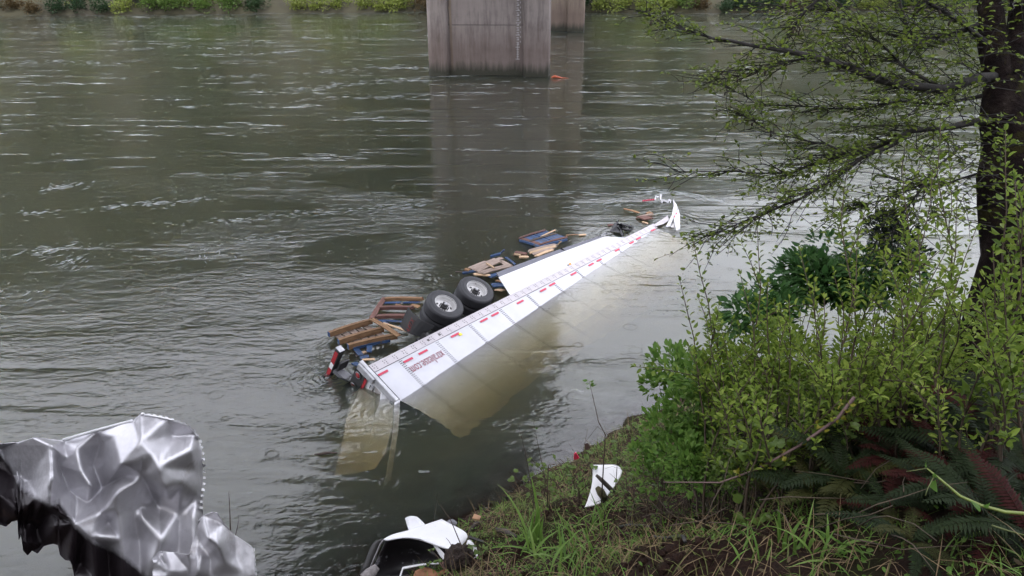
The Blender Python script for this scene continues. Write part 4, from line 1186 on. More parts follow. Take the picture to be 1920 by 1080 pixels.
def folded_sheet(name, top, bottom, u0, u1, ctrl, depth, amp, nu, nv, sootf, mat, parent, seed, fine=0.007, smooth_it=6):
    """sheet metal hung between a top and a bottom edge, folded along the edges of a triangle net through ctrl (u, v, relief)"""
    rg = random.Random(seed)
    pts = [Vector((u, v)) for u, v, h in ctrl]; hs = [h for u, v, h in ctrl]
    rv, re, rf, ov, oe, of = delaunay_2d_cdt(pts, [], [], 0, 1e-4)
    hh = [hs[o[0]] if o else 0 for o in ov]
    tris = [(np.array(rv[a]), np.array(rv[b]), np.array(rv[c]), hh[a], hh[b], hh[c]) for a, b, c in rf]
    def relief(u, v):
        q = np.array((u, v)); best = None
        for A, B, C, ha, hb, hc in tris:
            d = (B[1]-C[1])*(A[0]-C[0])+(C[0]-B[0])*(A[1]-C[1])
            if abs(d) < 1e-9: continue
            l1 = ((B[1]-C[1])*(u-C[0])+(C[0]-B[0])*(v-C[1]))/d; l2 = ((C[1]-A[1])*(u-C[0])+(A[0]-C[0])*(v-C[1]))/d; l3 = 1-l1-l2
            mn = min(l1, l2, l3)
            if mn >= -1e-6: return l1*ha+l2*hb+l3*hc
            if best is None or mn > best[0]: best = (mn, l1*ha+l2*hb+l3*hc)
        return best[1] if best else 0
    UV = np.zeros((nv+1, nu+1, 2)); CU = np.zeros((nv+1, nu+1)); CV = np.zeros((nv+1, nu+1)); FN = np.zeros((nv+1, nu+1))
    for i in range(nu+1):
        u = u0+(u1-u0)*i/nu; tv, bv = lerp_tab(top, u), lerp_tab(bottom, u)
        for j in range(nv+1):
            f = (j/nv)**(1.0+.9*min(1, max(0, bv-tv-260)/500))      # rows lie closer where the sheet is seen
            v = tv+(bv-tv)*f
            UV[j, i] = (u + 2*noise.noise(Vector((u*.02, v*.02, seed)))*(1 if 0 < i < nu else 0), v)
            CU[j, i] = u+4*noise.noise(Vector((u*.012, v*.012, seed+5))); CV[j, i] = v+4*noise.noise(Vector((u*.012, v*.012, seed+9)))
            w1 = noise.noise(Vector((u*.022, v*.030, seed+1))); w2 = noise.noise(Vector((u*.055, v*.045, seed+2)))
            FN[j, i] = fine*(1-abs(w1)*2.2) + fine*.45*(1-abs(w2)*2.2)
    best = np.full(CU.shape, -1e9); H = np.zeros(CU.shape)
    for A, B, C, ha, hb, hc in tris:
        d = (B[1]-C[1])*(A[0]-C[0])+(C[0]-B[0])*(A[1]-C[1])
        if abs(d) < 1e-9: continue
        l1 = ((B[1]-C[1])*(CU-C[0])+(C[0]-B[0])*(CV-C[1]))/d; l2 = ((C[1]-A[1])*(CU-C[0])+(A[0]-C[0])*(CV-C[1]))/d; l3 = 1-l1-l2
        mn = np.minimum(np.minimum(l1, l2), l3); k_ = mn > best
        best = np.where(k_, mn, best); H = np.where(k_, l1*ha+l2*hb+l3*hc, H)
    H = H*amp + FN
    for _ in range(smooth_it):
        Hn = H.copy(); Hn[1:-1,1:-1] = (H[1:-1,1:-1]*2+H[:-2,1:-1]+H[2:,1:-1]+H[1:-1,:-2]+H[1:-1,2:])/6; H = Hn
    vs, soot = [], []
    for j in range(nv+1):
        for i in range(nu+1):
            u, v = UV[j, i]
            vs.append(atd(u, v, depth - H[j, i] + 0.0012*max(0, v-1080)))
            soot.append(sootf(u, v))
    W = nu+1
    fs = [(j*W+i, (j+1)*W+i, (j+1)*W+i+1, j*W+i+1) for j in range(nv) for i in range(nu)]
    o = mesh(name, vs, fs, mat, None, True)
    if parent is not None:
        o.parent = parent; o.matrix_parent_inverse = Matrix.Translation(-parent.location)
    a = o.data.attributes.new('soot', 'FLOAT', 'POINT'); a.data.foreach_set('value', np.array(soot, np.float32))
    md = o.modifiers.new('thick', 'SOLIDIFY'); md.thickness = 0.006; md.offset = 0
    return o, lambda u, v: atd(u, v, depth-relief(u, v)*amp-.03)
def z4(x, y, h): return (x/3.176, 740+y/3.176, h)
CT = [z4(*q) for q in [
    (840,118,0),(1000,148,-.02),(1110,185,-.05),(1165,235,-.16),(1195,330,-.30),(1205,460,-.36),(1190,600,-.30),
    (795,170,.12),(830,285,.26),(905,360,.24),(955,440,.26),(985,560,.22),(1000,635,-.12),(940,650,-.20),
    (1135,330,.02),(1085,520,.02),(1030,250,-.08),(1160,450,-.22),
    (720,415,.30),(745,480,.02),(700,580,.24),(650,380,.02),(690,250,.10),(600,300,-.06),(560,430,-.12),
    (370,275,.0),(460,320,.10),(580,215,.0),(500,460,.16),(545,545,.18),(520,640,-.02),(600,560,-.14),
    (300,300,.26),(310,480,.34),(300,655,.30),(400,380,.10),(410,560,.02),(345,420,.08),(200,255,.14),(100,300,-.02),(0,320,-.22),(-220,340,-.1),(60,480,-.16),(180,520,-.06),
    (0,600,.10),(70,560,-.02),(110,700,.12),(220,620,.18),(20,770,-.05),(-220,700,.1),(180,760,-.10),(250,640,.26),(230,800,-.16),(300,700,.02),(120,880,.05),(160,950,-.1),(330,780,.16),(370,880,.02),(260,890,-.12),
    (850,480,.16),
    (1165,720,-.14),(1170,890,-.10),(600,700,.16),(545,850,.20),(560,1000,.16),(575,1100,.12),(645,760,.0),(640,940,.0),(655,1080,-.02),(705,700,.18),(720,860,.16),(738,1010,.14),(755,1150,.1),(800,690,.04),(825,860,-.04),(835,1010,-.02),(960,860,.12),(900,1010,.10),(1060,700,-.16),(1060,900,-.14),(1050,1040,-.08),(450,760,.18),(500,880,.06),(430,900,.14),(1140,1090,.0),(480,1000,-.06),
    (400,1100,.05),(850,1150,.0),(1150,1300,-.1),(600,1300,.1),(900,1600,-.1),(1200,2400,.0),(300,1500,0)]]
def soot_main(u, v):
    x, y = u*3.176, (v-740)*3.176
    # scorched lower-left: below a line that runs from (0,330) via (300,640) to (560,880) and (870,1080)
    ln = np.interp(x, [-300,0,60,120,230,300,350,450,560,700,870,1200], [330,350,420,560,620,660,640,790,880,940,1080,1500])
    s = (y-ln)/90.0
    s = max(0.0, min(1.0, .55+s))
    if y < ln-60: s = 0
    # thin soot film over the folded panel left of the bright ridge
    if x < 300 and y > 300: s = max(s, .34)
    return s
sk_loc = atd(200, 1000, 6.2); sk_loc.z = ground(sk_loc.x, sk_loc.y)
skin = empty('crumpled_panel', sk_loc, 0, 'large crumpled silver trailer panel in the foreground, scorched black on its lower left', 'metal wreckage')
TOPM = [(-70,838),(0,832),(35,829),(64,820),(84,822),(116,826),(180,808),(248,790),(264,777),(315,786),(348,797),(367,812),(374,830),(378,860),(381,880)]
BOTM = [(-70,965),(0,983),(12,987),(22,978),(33,975),(35,1012),(40,1000),(43,1030),(52,1041),(60,1032),(70,1038),(82,1024),(100,1019),(108,1022),(112,1040),(122,1050),(132,1052),(138,1070),(142,1092),(180,1140),(250,1420),(300,1800),(381,1900)]
so, sheet_at = folded_sheet('panel_skin', TOPM, BOTM, -70, 380, CT, 6.2, 1.0, 210, 210, soot_main, SKIN, skin, 3)
# flange with punched tabs along the torn right edge, and the bright folded lip on the top edge
TABM = mat_noise('flange_white', [(0.3,(.60,.60,.62)),(0.7,(.72,.72,.74))], scale=9, rough=0.4)
def along(edge, n):
    P = [Vector((a, b)) for a, b in edge]; L_ = [0]
    for i in range(1, len(P)): L_.append(L_[-1]+(P[i]-P[i-1]).length)
    out = []
    for k in range(n+1):
        s = L_[-1]*k/n; i = max(j for j in range(len(L_)) if L_[j] <= s+1e-9); i = min(i, len(P)-2)
        f = (s-L_[i])/(L_[i+1]-L_[i]); out.append(P[i].lerp(P[i+1], f))
    return out
EDGE = [(264,777),(290,781),(315,786),(348,797),(362,808),(371,822),(376,845),(379,872),(379.5,900),(376,935),(373,960)]
pp = along(EDGE, 46)
fl_ = MB(); tb_ = MB()
for i in range(46):
    a, b = pp[i], pp[i+1]
    A_, B_ = sheet_at(a.x, a.y), sheet_at(b.x, b.y)
    t = (b-a).normalized(); o_ = Vector((t.y, -t.x))*4.2
    if i < 26:
        fl_.plate([A_, B_, sheet_at(b.x+o_.x*.6, b.y+o_.y*.6), sheet_at(a.x+o_.x*.6, a.y+o_.y*.6)], (0,-.7,.7), .006)
    if i % 2 == 0:
        m0 = a.lerp(b, .1); m1 = a.lerp(b, .95)
        k = 1.25 if i > 20 else .95
        tb_.plate([sheet_at(m0.x, m0.y), sheet_at(m1.x, m1.y), sheet_at(m1.x+o_.x*k, m1.y+o_.y*k), sheet_at(m0.x+o_.x*k, m0.y+o_.y*k)], (0,-.7,.7), .010)
fo = fl_.build('flange', TABM, None); fo.parent = skin; fo.matrix_parent_inverse = Matrix.Translation(-skin.location)
to = tb_.build('flange_tab', TABM, None); to.parent = skin; to.matrix_parent_inverse = Matrix.Translation(-skin.location)
lp = MB(); q = along([(118,826),(180,808),(248,790)], 10)
lp.tube([sheet_at(p_.x, p_.y-1) for p_ in q], .012, 6); lo = lp.build('folded_lip', TABM, None, True); lo.parent = skin; lo.matrix_parent_inverse = Matrix.Translation(-skin.location)
# small torn sheet right of it
CT2 = [z4(*q) for q in [(1175,760,0),(1210,720,.05),(1265,700,.06),(1290,705,.12),(1330,770,.02),(1400,840,-.05),(1500,910,-.08),(1520,1080,-.05),
    (1240,860,.22),(1215,900,.0),(1300,900,.20),(1260,960,.02),(1200,980,.12),(1340,1000,.10),(1130,1050,.02),(1180,1080,.16),(1260,1080,.05),(1400,960,-.02),(1450,1060,-.02),
    (1000,900,.0),(1000,1050,.1),(1100,1200,.0),(1300,1300,.12),(1520,1300,-.06),(1200,1700,0),(1500,1700,0)]]
s2 = atd(430, 1040, 6.0); s2.z = ground(s2.x, s2.y)
skin2 = empty('torn_sheet', s2, 0, 'smaller torn silver sheet standing at the right foot of the big crumpled panel', 'metal wreckage')
TOP2 = [(285,1050),(300,1034),(330,1036),(355,1040),(366,1000),(371,978),(381,966),(398,960),(406,961),(419,981),(441,1004),(472,1026),(479,1050)]
BOT2 = [(285,1500),(479,1700)]
folded_sheet('sheet_skin', TOP2, BOT2, 286, 478, CT2, 5.95, 1.0, 110, 140, lambda u, v: 0.1, SKIN, skin2, 8, fine=.006)
fl_ = MB()
for k in range(10):
    v0 = 1027+k*9; u_ = 472+.75*k*.9
    fl_.plate([atd(u_,v0,6.02), atd(u_+4.5,v0+1,6.02), atd(u_+5,v0+7,6.02), atd(u_,v0+7,6.02)], (0,-.7,.7), .012)
fo = fl_.build('flange_tab', TABM, None); fo.parent = skin2; fo.matrix_parent_inverse = Matrix.Translation(-skin2.location)

# ------------------------------------------------------------------ truck fender and debris at the water's edge
def curved(name, rows, mat, parent, th=.012, sub=2, nrm=None):
    W = len(rows[0]); H = len(rows)
    fs = [(j*W+k, j*W+k+1, (j+1)*W+k+1, (j+1)*W+k) for j in range(H-1) for k in range(W-1)]
    o = mesh(name, [p for r in rows for p in r], fs, mat, None, True); fix_normals(o)
    if sub:
        md = o.modifiers.new('smooth', 'SUBSURF'); md.levels = sub; md.render_levels = sub; md.boundary_smooth = 'PRESERVE_CORNERS'
    md = o.modifiers.new('thick', 'SOLIDIFY'); md.thickness = th; md.offset = 0
    if parent is not None:
        o.parent = parent; o.matrix_parent_inverse = Matrix.Translation(-parent.location)
    return o
def z7(x, y, d): return atd(660+x/7.385, 940+y/7.385, d)
FW2 = mat_noise('fender_white', [(0.3,(.60,.60,.63)),(0.7,(.68,.68,.70))], scale=2, rough=0.35, dirt=((.16,.14,.12), 30, .635))
BLK = mat_noise('liner_black', [(0.3,(.010,.009,.011)),(0.7,(.022,.020,.024))], scale=3, rough=0.42, dirt=((.16,.16,.18), 5, .60))
BLKP = mat_noise('black_plastic', [(0.3,(.014,.013,.013)),(0.7,(.03,.028,.027))], scale=5, rough=0.55)
q = atd(790, 1030, 11.3); q.z = max(.0, ground(q.x, q.y))
fen = empty('truck_fender', q, 0, 'white truck fender with black wheel-arch liner lying at the bank foot', 'truck fender')
DF = 11.2
rows = [[z7(440,530,DF-.1), z7(560,455,DF-.05), z7(760,420,DF), z7(1000,330,DF+.1), z7(1240,252,DF+.2)],
        [z7(455,536,DF-.12), z7(570,492,DF-.1), z7(770,460,DF-.06), z7(1040,420,DF), z7(1400,335,DF+.12)],
        [z7(475,540,DF-.14), z7(590,510,DF-.14), z7(780,486,DF-.1), z7(1070,530,DF-.1), z7(1610,440,DF+.05)],
        [z7(485,541,DF-.15), z7(610,508,DF-.16), z7(800,490,DF-.14), z7(1130,560,DF-.15), z7(1600,530,DF-.02)],
        [z7(490,541,DF-.15), z7(640,503,DF-.17), z7(830,490,DF-.18), z7(1200,610,DF-.2), z7(1520,600,DF-.1)],
        [z7(500,540,DF-.15), z7(660,500,DF-.17), z7(880,492,DF-.2), z7(1270,650,DF-.26), z7(1500,640,DF-.14)],
        [z7(505,540,DF-.15), z7(670,500,DF-.17), z7(900,494,DF-.2), z7(1350,695,DF-.3), z7(1480,650,DF-.16)]]
curved('shell', rows, FW2, fen, .02)
rows = [[z7(470,540,DF-.1), z7(640,505,DF-.1), z7(840,492,DF-.12), z7(1060,540,DF-.1), z7(1330,690,DF-.2)],
        [z7(400,700,DF+.1), z7(600,690,DF+.3), z7(820,690,DF+.4), z7(1020,720,DF+.35), z7(1240,800,DF+.05)],
        [z7(290,930,DF+.05), z7(520,960,DF+.25), z7(760,950,DF+.35), z7(960,920,DF+.3), z7(1160,900,DF+.05)],
        [z7(240,1050,DF), z7(480,1050,DF+.1), z7(740,1040,DF+.2), z7(940,1020,DF+.15), z7(1140,960,DF)]]
curved('arch_liner', rows, BLK, fen, .02)
rows = [[z7(400,520,DF+.02), z7(440,530,DF)], [z7(290,545,DF+.1), z7(385,575,DF+.02)], [z7(210,780,DF+.1), z7(310,790,DF+.05)], [z7(110,1010,DF+.1), z7(225,1000,DF+.05)]]
curved('splash_flap', rows, BLKP, fen, .03, 1)
m_ = MB(); m_.tube([z7(435,535,DF-.05), z7(395,590,DF-.02), z7(310,790,DF), z7(228,985,DF)], [.012,.014,.016,.014], 6)
o = m_.build('liner_rim', mat_noise('rim_grey', [(0.3,(.15,.14,.15)),(0.7,(.25,.24,.25))], scale=6, rough=0.5), None, True); o.parent = fen; o.matrix_parent_inverse = Matrix.Translation(-fen.location)
rows = [[z7(1110,570,DF-.16), z7(1150,600,DF-.2)], [z7(1180,690,DF-.2), z7(1250,690,DF-.25)], [z7(1225,770,DF-.25), z7(1310,770,DF-.3)], [z7(1300,838,DF-.3), z7(1318,800,DF-.32)]]
curved('inner_brace', rows, FW2, fen, .015, 2)
rows = [[z7(1600,540,DF-.02), z7(1640,520,DF), z7(1690,600,DF)], [z7(1560,650,DF-.1), z7(1650,640,DF-.05), z7(1735,640,DF)], [z7(1610,760,DF-.14), z7(1660,720,DF-.1), z7(1720,700,DF-.05)], [z7(1660,865,DF-.2), z7(1720,840,DF-.16), z7(1775,790,DF-.1)]]
curved('broken_tail', rows, FW2, fen, .015, 1)
m_ = MB(); m_.plate([z7(1610,470,DF+.02), z7(1820,540,DF+.05), z7(1830,575,DF+.03), z7(1610,500,DF)], (0,-.5,.86), .05)
o = m_.build('black_bracket', BLKP, None); o.parent = fen; o.matrix_parent_inverse = Matrix.Translation(-fen.location)
def thing_sheet(name, rows, mat, label, cat, grp=None, th=.015, sub=1):
    o = curved(name, rows, mat, None, th, sub); return tag(o, label, cat, grp)
thing_sheet('panel_shard', [[z7(735,235,11.5), z7(805,195,11.55), z7(900,215,11.55)], [z7(760,320,11.45), z7(850,300,11.5), z7(960,265,11.5)], [z7(790,410,11.35), z7(880,370,11.4), z7(1010,320,11.45)], [z7(800,470,11.3), z7(900,440,11.3), z7(1060,380,11.35)]], FW2, 'white shard of panel standing in the water behind the fender', 'panel shard')
thing_sheet('bent_trim', [[z7(700,915,10.9), z7(720,940,10.88)], [z7(900,875,10.95), z7(910,895,10.9)], [z7(1050,853,11), z7(1060,870,10.95)], [z7(1205,850,11), z7(1205,866,10.95)]], FW2, 'thin bent white trim strip lying below the fender opening', 'trim strip')
thing_sheet('bent_trim', [[z7(695,920,10.88), z7(718,925,10.88)], [z7(670,990,10.85), z7(690,1000,10.85)], [z7(650,1060,10.8), z7(672,1080,10.8)]], FW2, 'short upright white trim piece at the lower left of the trim strip', 'trim strip')
RUST = mat_noise('rusty_board', [(0.3,(.11,.045,.022)),(0.55,(.22,.095,.045)),(0.75,(.32,.16,.085))], scale=4, rough=0.75, bump=0.01)
thing_sheet('torn_board', [[z7(880,960,10.8), z7(1000,905,10.9), z7(1100,930,10.9), z7(1180,985,10.85)], [z7(850,1030,10.75), z7(980,985,10.85), z7(1090,1000,10.8), z7(1250,1010,10.8)], [z7(820,1110,10.7), z7(960,1080,10.75), z7(1080,1090,10.7), z7(1220,1080,10.7)]], RUST, 'torn rust-brown fibre board at the bottom edge below the fender', 'board')
thing_sheet('torn_board', [[z7(1180,985,10.85), z7(1260,950,10.9), z7(1330,935,10.9)], [z7(1230,1020,10.8), z7(1290,1000,10.85), z7(1340,960,10.85)]], RUST, 'small folded rust-brown scrap right of the torn board', 'board')
W_BRN = wood('wood_brown', (.06,.03,.022), (.11,.06,.048), (.16,.09,.07))
thing_sheet('flat_board', [[z7(1210,860,10.95), z7(1360,790,11)], [z7(1290,960,10.9), z7(1450,930,10.95)]], W_BRN, 'flat dark brown board piece under the fender brace', 'board', th=.04, sub=0)
thing_sheet('cardboard_scrap', [[z7(1690,175,11.8), z7(1790,210,11.8)], [z7(1665,235,11.7), z7(1760,265,11.7)]], mat_noise('card_tan', [(0.3,(.26,.14,.075)),(0.7,(.36,.21,.12))], scale=5, rough=0.8), 'tan cardboard scrap on the bank above the fender', 'cardboard')
thing_sheet('grey_block', [[z7(1320,300,11.6), z7(1385,250,11.65), z7(1440,315,11.6)], [z7(1330,330,11.5), z7(1390,300,11.55), z7(1440,335,11.5)]], mat_noise('grey_plastic', [(0.3,(.10,.10,.12)),(0.7,(.18,.18,.2))], scale=5, rough=0.5), 'small grey plastic piece behind the fender point', 'plastic piece', th=.06, sub=1)
# weathered stub of wood at bottom left of the fender
m_ = MB(); m_.tube([z7(180,1080,10.8), z7(250,1000,10.85), z7(330,935,10.9), z7(368,960,10.9)], [.10,.09,.07,.03], 9)
o = m_.build('log', mat_noise('driftwood', [(0.3,(.10,.09,.09)),(0.6,(.24,.22,.22)),(0.8,(.36,.34,.34))], scale=8, rough=0.85, bump=.02), None, True)
tag(o, 'weathered grey wood stub at the lower left corner of the fender', 'log')
# dark root ball pushing up in front of the fender
bmr = bmesh.new(); bmesh.ops.create_icosphere(bmr, subdivisions=4, radius=1.0)
for v_ in bmr.verts: v_.co = v_.co*(1+.28*noise.noise(v_.co*2.2)+.12*noise.noise(v_.co*6)+.06*noise.noise(v_.co*15))
me = bpy.data.meshes.new('root_ball'); bmr.to_mesh(me); bmr.free()
me.materials.append(mat_noise('root_soil', [(0.3,(.014,.008,.006)),(0.7,(.045,.026,.018))], scale=9, rough=0.9, bump=.04))
o = link('root_ball', me); o.location = z7(1480,790,10.85); o.scale = (.20,.18,.20)
tag(o, 'dark earthy root ball pressed against the fender', 'root ball')
# white panel lying higher on the bank
q = hit(1133, 945)
def zp(u, v, d): return atd(u, v, d)
DP = (q-Vector((0,0,CAM_H))).dot(Vector((0,_cp,-_sp)))
rows = [[zp(1111,872,DP+.25), zp(1138,872,DP+.28), zp(1160,871,DP+.28), zp(1166,884,DP+.25)],
        [zp(1112,895,DP+.12), zp(1132,893,DP+.17), zp(1150,892,DP+.17), zp(1166,888,DP+.2)],
        [zp(1108,922,DP-.02), zp(1124,920,DP+.05), zp(1140,918,DP+.05), zp(1158,905,DP+.1)],
        [zp(1098,948,DP-.14), zp(1114,942,DP-.1), zp(1128,936,DP-.05), zp(1142,925,DP)],
        [zp(1096,951,DP-.16), zp(1112,949,DP-.14), zp(1124,945,DP-.1), zp(1134,938,DP-.06)]]
thing_sheet('white_panel', rows, FW2, 'curved white body panel lying on the bank among brambles', 'body panel', th=.02, sub=2)
m_ = MB(); m_.tube([atd(1118,891,DP-.2), atd(1128,900,DP-.2), atd(1142,914,DP-.15), atd(1150,922,DP-.1)], [.02,.03,.032,.03], 6)
o = m_.build('branch', BARK, None, True); tag(o, 'broken black branch end lying across the white body panel', 'branch')
m_ = MB(); m_.tube([atd(1119,914,DP-.2), atd(1126,922,DP-.2), atd(1134,935,DP-.15)], [.03,.06,.05], 8)
o = m_.build('branch', mat_noise('moss', [(0.3,(.035,.03,.012)),(0.7,(.075,.07,.03))], scale=14, rough=.95, bump=.02), None, True); tag(o, 'mossy olive branch stub at the foot of the white body panel', 'branch')
m_ = MB(); p_ = atd(1080,856,11.2); m_.plate([p_+Vector((-.03,0,.04)), p_+Vector((.0,0,.06)), p_+Vector((.05,0,-.03)), p_+Vector((.0,0,-.06)), p_+Vector((-.03,0,-.04))], (0,-1,.1), .03)
o = m_.build('plastic_scrap', mat_noise('magenta_red', [(0.3,(.45,.01,.05)),(0.7,(.55,.02,.08))], scale=9, rough=.4)); tag(o, 'small crimson plastic scrap caught in the bramble stems', 'plastic scrap')
# black hose on the soil
for i, pts in enumerate(([(1160,994),(1178,991),(1200,992),(1228,997)], [(1224,1014),(1245,1018),(1268,1013),(1280,1020),(1283,1030)])):
    m_ = MB(); m_.tube([hit(u, v)+Vector((0,0,.05)) for u, v in pts], [.016]*len(pts), 6)
    o = m_.build('hose', BLKP, None, True); tag(o, ['straight black hose length lying on the green grass', 'curled black hose length lying on the bare soil'][i], 'hose', 'black hose lengths on the bank')
for (u, v), (u2, v2), lab in (((880,1002),(905,985),'thin dark plank edge at the waterline above the fender'),((930,1000),(968,1012),'dark broken root lying on the soil near the waterline')):
    m_ = MB(); m_.tube([hit(u,v)+Vector((0,0,.05)), hit((u+u2)/2,(v+v2)/2)+Vector((0,0,.09)), hit(u2,v2)+Vector((0,0,.05))], [.03,.04,.02], 6)
    o = m_.build('root', BARK, None, True); tag(o, lab, 'root')
# ------------------------------------------------------------------ plants on the near bank
STEM_B = mat_noise('stem_brown', [(0.3,(.030,.020,.012)),(0.7,(.065,.045,.028))], scale=12, rough=0.8)
STEM_G = mat_noise('stem_green', [(0.3,(.06,.075,.02)),(0.7,(.10,.12,.035))], scale=12, rough=0.6)
L_WIL = mat_leaf('leaf_willow', (.070,.120,.018), (.165,.235,.036), (.32,.38,.085), trans=.45, spec=.2)
L_ELD = mat_leaf('leaf_elder', (.060,.135,.024), (.105,.195,.038), (.17,.255,.060), trans=.45, spec=.2)
L_BRA = mat_leaf('leaf_bramble', (.065,.110,.022), (.095,.145,.032), (.140,.185,.05), trans=.35)
L_DRK = mat_leaf('leaf_dark_shrub', (.035,.090,.026), (.052,.125,.036), (.085,.17,.05), trans=.35, spec=.2)
L_HOL = mat_leaf('leaf_holly', (.010,.022,.012), (.014,.030,.016), (.022,.042,.022), rough=.3, trans=.1)
L_ALD = mat_leaf('leaf_alder', (.080,.125,.018), (.120,.170,.026), (.18,.22,.042), trans=.5, spec=.2)
L_FRN = mat_leaf('leaf_fern', (.009,.016,.006), (.015,.025,.009), (.028,.038,.014), rough=.6, trans=.25, spec=.12)
L_FRY = mat_leaf('leaf_fern_olive', (.022,.026,.008), (.035,.037,.011), (.055,.052,.018), rough=.6, trans=.25, spec=.12)
L_FRR = mat_leaf('leaf_fern_red', (.022,.006,.006), (.036,.009,.008), (.055,.018,.011), rough=.7, trans=.2, spec=.08)
L_GRS = mat_leaf('leaf_grass', (.075,.155,.028), (.12,.21,.042), (.18,.27,.07), trans=.4, spec=.2)
L_OLV = mat_leaf('leaf_grass_olive', (.050,.072,.016), (.085,.10,.028), (.13,.13,.045), trans=.3, spec=.15)
L_STR = mat_leaf('straw', (.10,.068,.035), (.17,.12,.065), (.24,.18,.10), rough=.7, trans=.15)
L_YEL = mat_leaf('leaf_yellow', (.17,.17,.02), (.22,.21,.03), (.26,.24,.04), trans=.4)

def leaf_proto(name, mat, wide, fold=.25):
    """one leaf of unit length along x, folded along the midrib"""
    w = wide*.5
    vs = [(0,0,0),(.14,0,0),(.35,w*.85,.06+fold*w),(.62,w,.05+fold*w),(.86,w*.5,fold*w*.4),(1,0,-.04),(.86,-w*.5,fold*w*.4),(.62,-w,.05+fold*w),(.35,-w*.85,.06+fold*w),(.38,0,.05),(.65,0,.04),(.86,0,.01)]
    fs = [(1,9,2),(9,10,3,2),(10,11,4,3),(11,5,4),(1,8,9),(9,8,7,10),(10,7,6,11),(11,6,5)]
    me = bpy.data.meshes.new(name); me.from_pydata(vs, [], fs)
    a = me.attributes.new('tint', 'FLOAT', 'FACE'); a.data.foreach_set('value', np.full(len(fs), .15, np.float32))
    me.materials.append(mat); me.polygons.foreach_set('use_smooth', [True]*len(fs)); return me
_LP = {}
def add_leaves(root, leaves, mat, wide, n_parts, seed=0, stuff='foliage'):
    """leaves: list of (pos, dir, size). The n_parts that show largest become leaf parts, the rest one foliage part"""
    if not leaves: return
    eye = Vector((0,0,CAM_H))
    order = sorted(range(len(leaves)), key=lambda i: -leaves[i][2]/max(.5,(leaves[i][0]-eye).length))
    rg = random.Random(seed)
    head = order[:min(n_parts*2, len(order))]; rg.shuffle(head)
    big = set(head[:n_parts])
    key = (mat.name, wide)
    if key not in _LP: _LP[key] = [leaf_proto('leaf', mat, wide*rg.uniform(.85,1.15), f) for f in (.1,.3,.55)]
    base = root.location
    for i in big:
        p, d, s = leaves[i]
        x = d.normalized(); y = x.cross(Vector((0,0,1)) + Vector((rg.gauss(0,.5), rg.gauss(0,.5), 0)))
        y = y.normalized() if y.length > 1e-5 else x.orthogonal().normalized(); z = y.cross(x)*-1
        Mx = Matrix((x, y, x.cross(y))).transposed()*1.0
        o = bpy.data.objects.new('leaf', _LP[key][rg.randrange(3)]); COL.objects.link(o)
        Mx = Mx.to_4x4() @ Matrix.Diagonal((s, s, s, 1)); Mx.translation = p - base
        o.parent = root; o.matrix_basis = Mx
    rest = [leaves[i] for i in range(len(leaves)) if i not in big]
    if rest:
        o = leaf_cloud(stuff, [tuple(q[0]-base) for q in rest], [tuple(q[1]) for q in rest], [q[2] for q in rest], mat, root, wide, seed)
        o['kind'] = 'stuff'
def wood_part(root, mb, name, mat):
    if not mb.v: return None
    mb.v = [p - root.location for p in mb.v]
    return mb.build(name, mat, root, True)
def curve_pts(a, b, n, bow, rg, wob=.03):
    a, b = Vector(a), Vector(b); d = b-a; L_ = d.length
    side = d.cross(Vector((0,0,1))); side = side.normalized() if side.length > 1e-5 else Vector((1,0,0))
    upv = side.cross(d).normalized()
    out = []
    for i in range(n+1):
        t = i/n
        p = a + d*t + upv*(bow*L_*math.sin(PI*t)) + side*(wob*L_*noise.noise(Vector((t*3+rg.random()*.1, L_*7, 1)))*math.sin(PI*t)*2)
        out.append(p)
    return out
def at_frac(pts, t):
    f = t*(len(pts)-1); i = min(int(f), len(pts)-2); return pts[i].lerp(pts[i+1], f-i), (pts[i+1]-pts[i]).normalized()
def leafy_shoot(mb, leaves, pts, r0, r1, lsize, t0, spacing, rg, spread=.75, tip=3):
    n = len(pts); mb.tube(pts, [r0+(r1-r0)*i/(n-1) for i in range(n)], 4)
    L_ = sum((pts[i+1]-pts[i]).length for i in range(n-1))
    k = int(L_*(1-t0)/spacing); ang = rg.uniform(0,6.28)
    for i in range(k):
        t = t0+(1-t0)*(i+.5)/k
        p, d = at_frac(pts, t); ang += 2.4
        s = d.orthogonal().normalized(); u = d.cross(s)
        rad = s*math.cos(ang)+u*math.sin(ang)
        sz = lsize*rg.uniform(.65,1.2)*(.55+.6*min(1, (1-t)*4+.25))
        leaves.append((p + rad*r0, d*(1-spread)+rad*spread+Vector((0,0,.25)), sz))
    for q in range(tip):
        d = at_frac(pts, 1)[1]; leaves.append((pts[-1], d+Vector((rg.gauss(0,.3),rg.gauss(0,.3),rg.gauss(0,.2))), lsize*rg.uniform(.6,.95)))

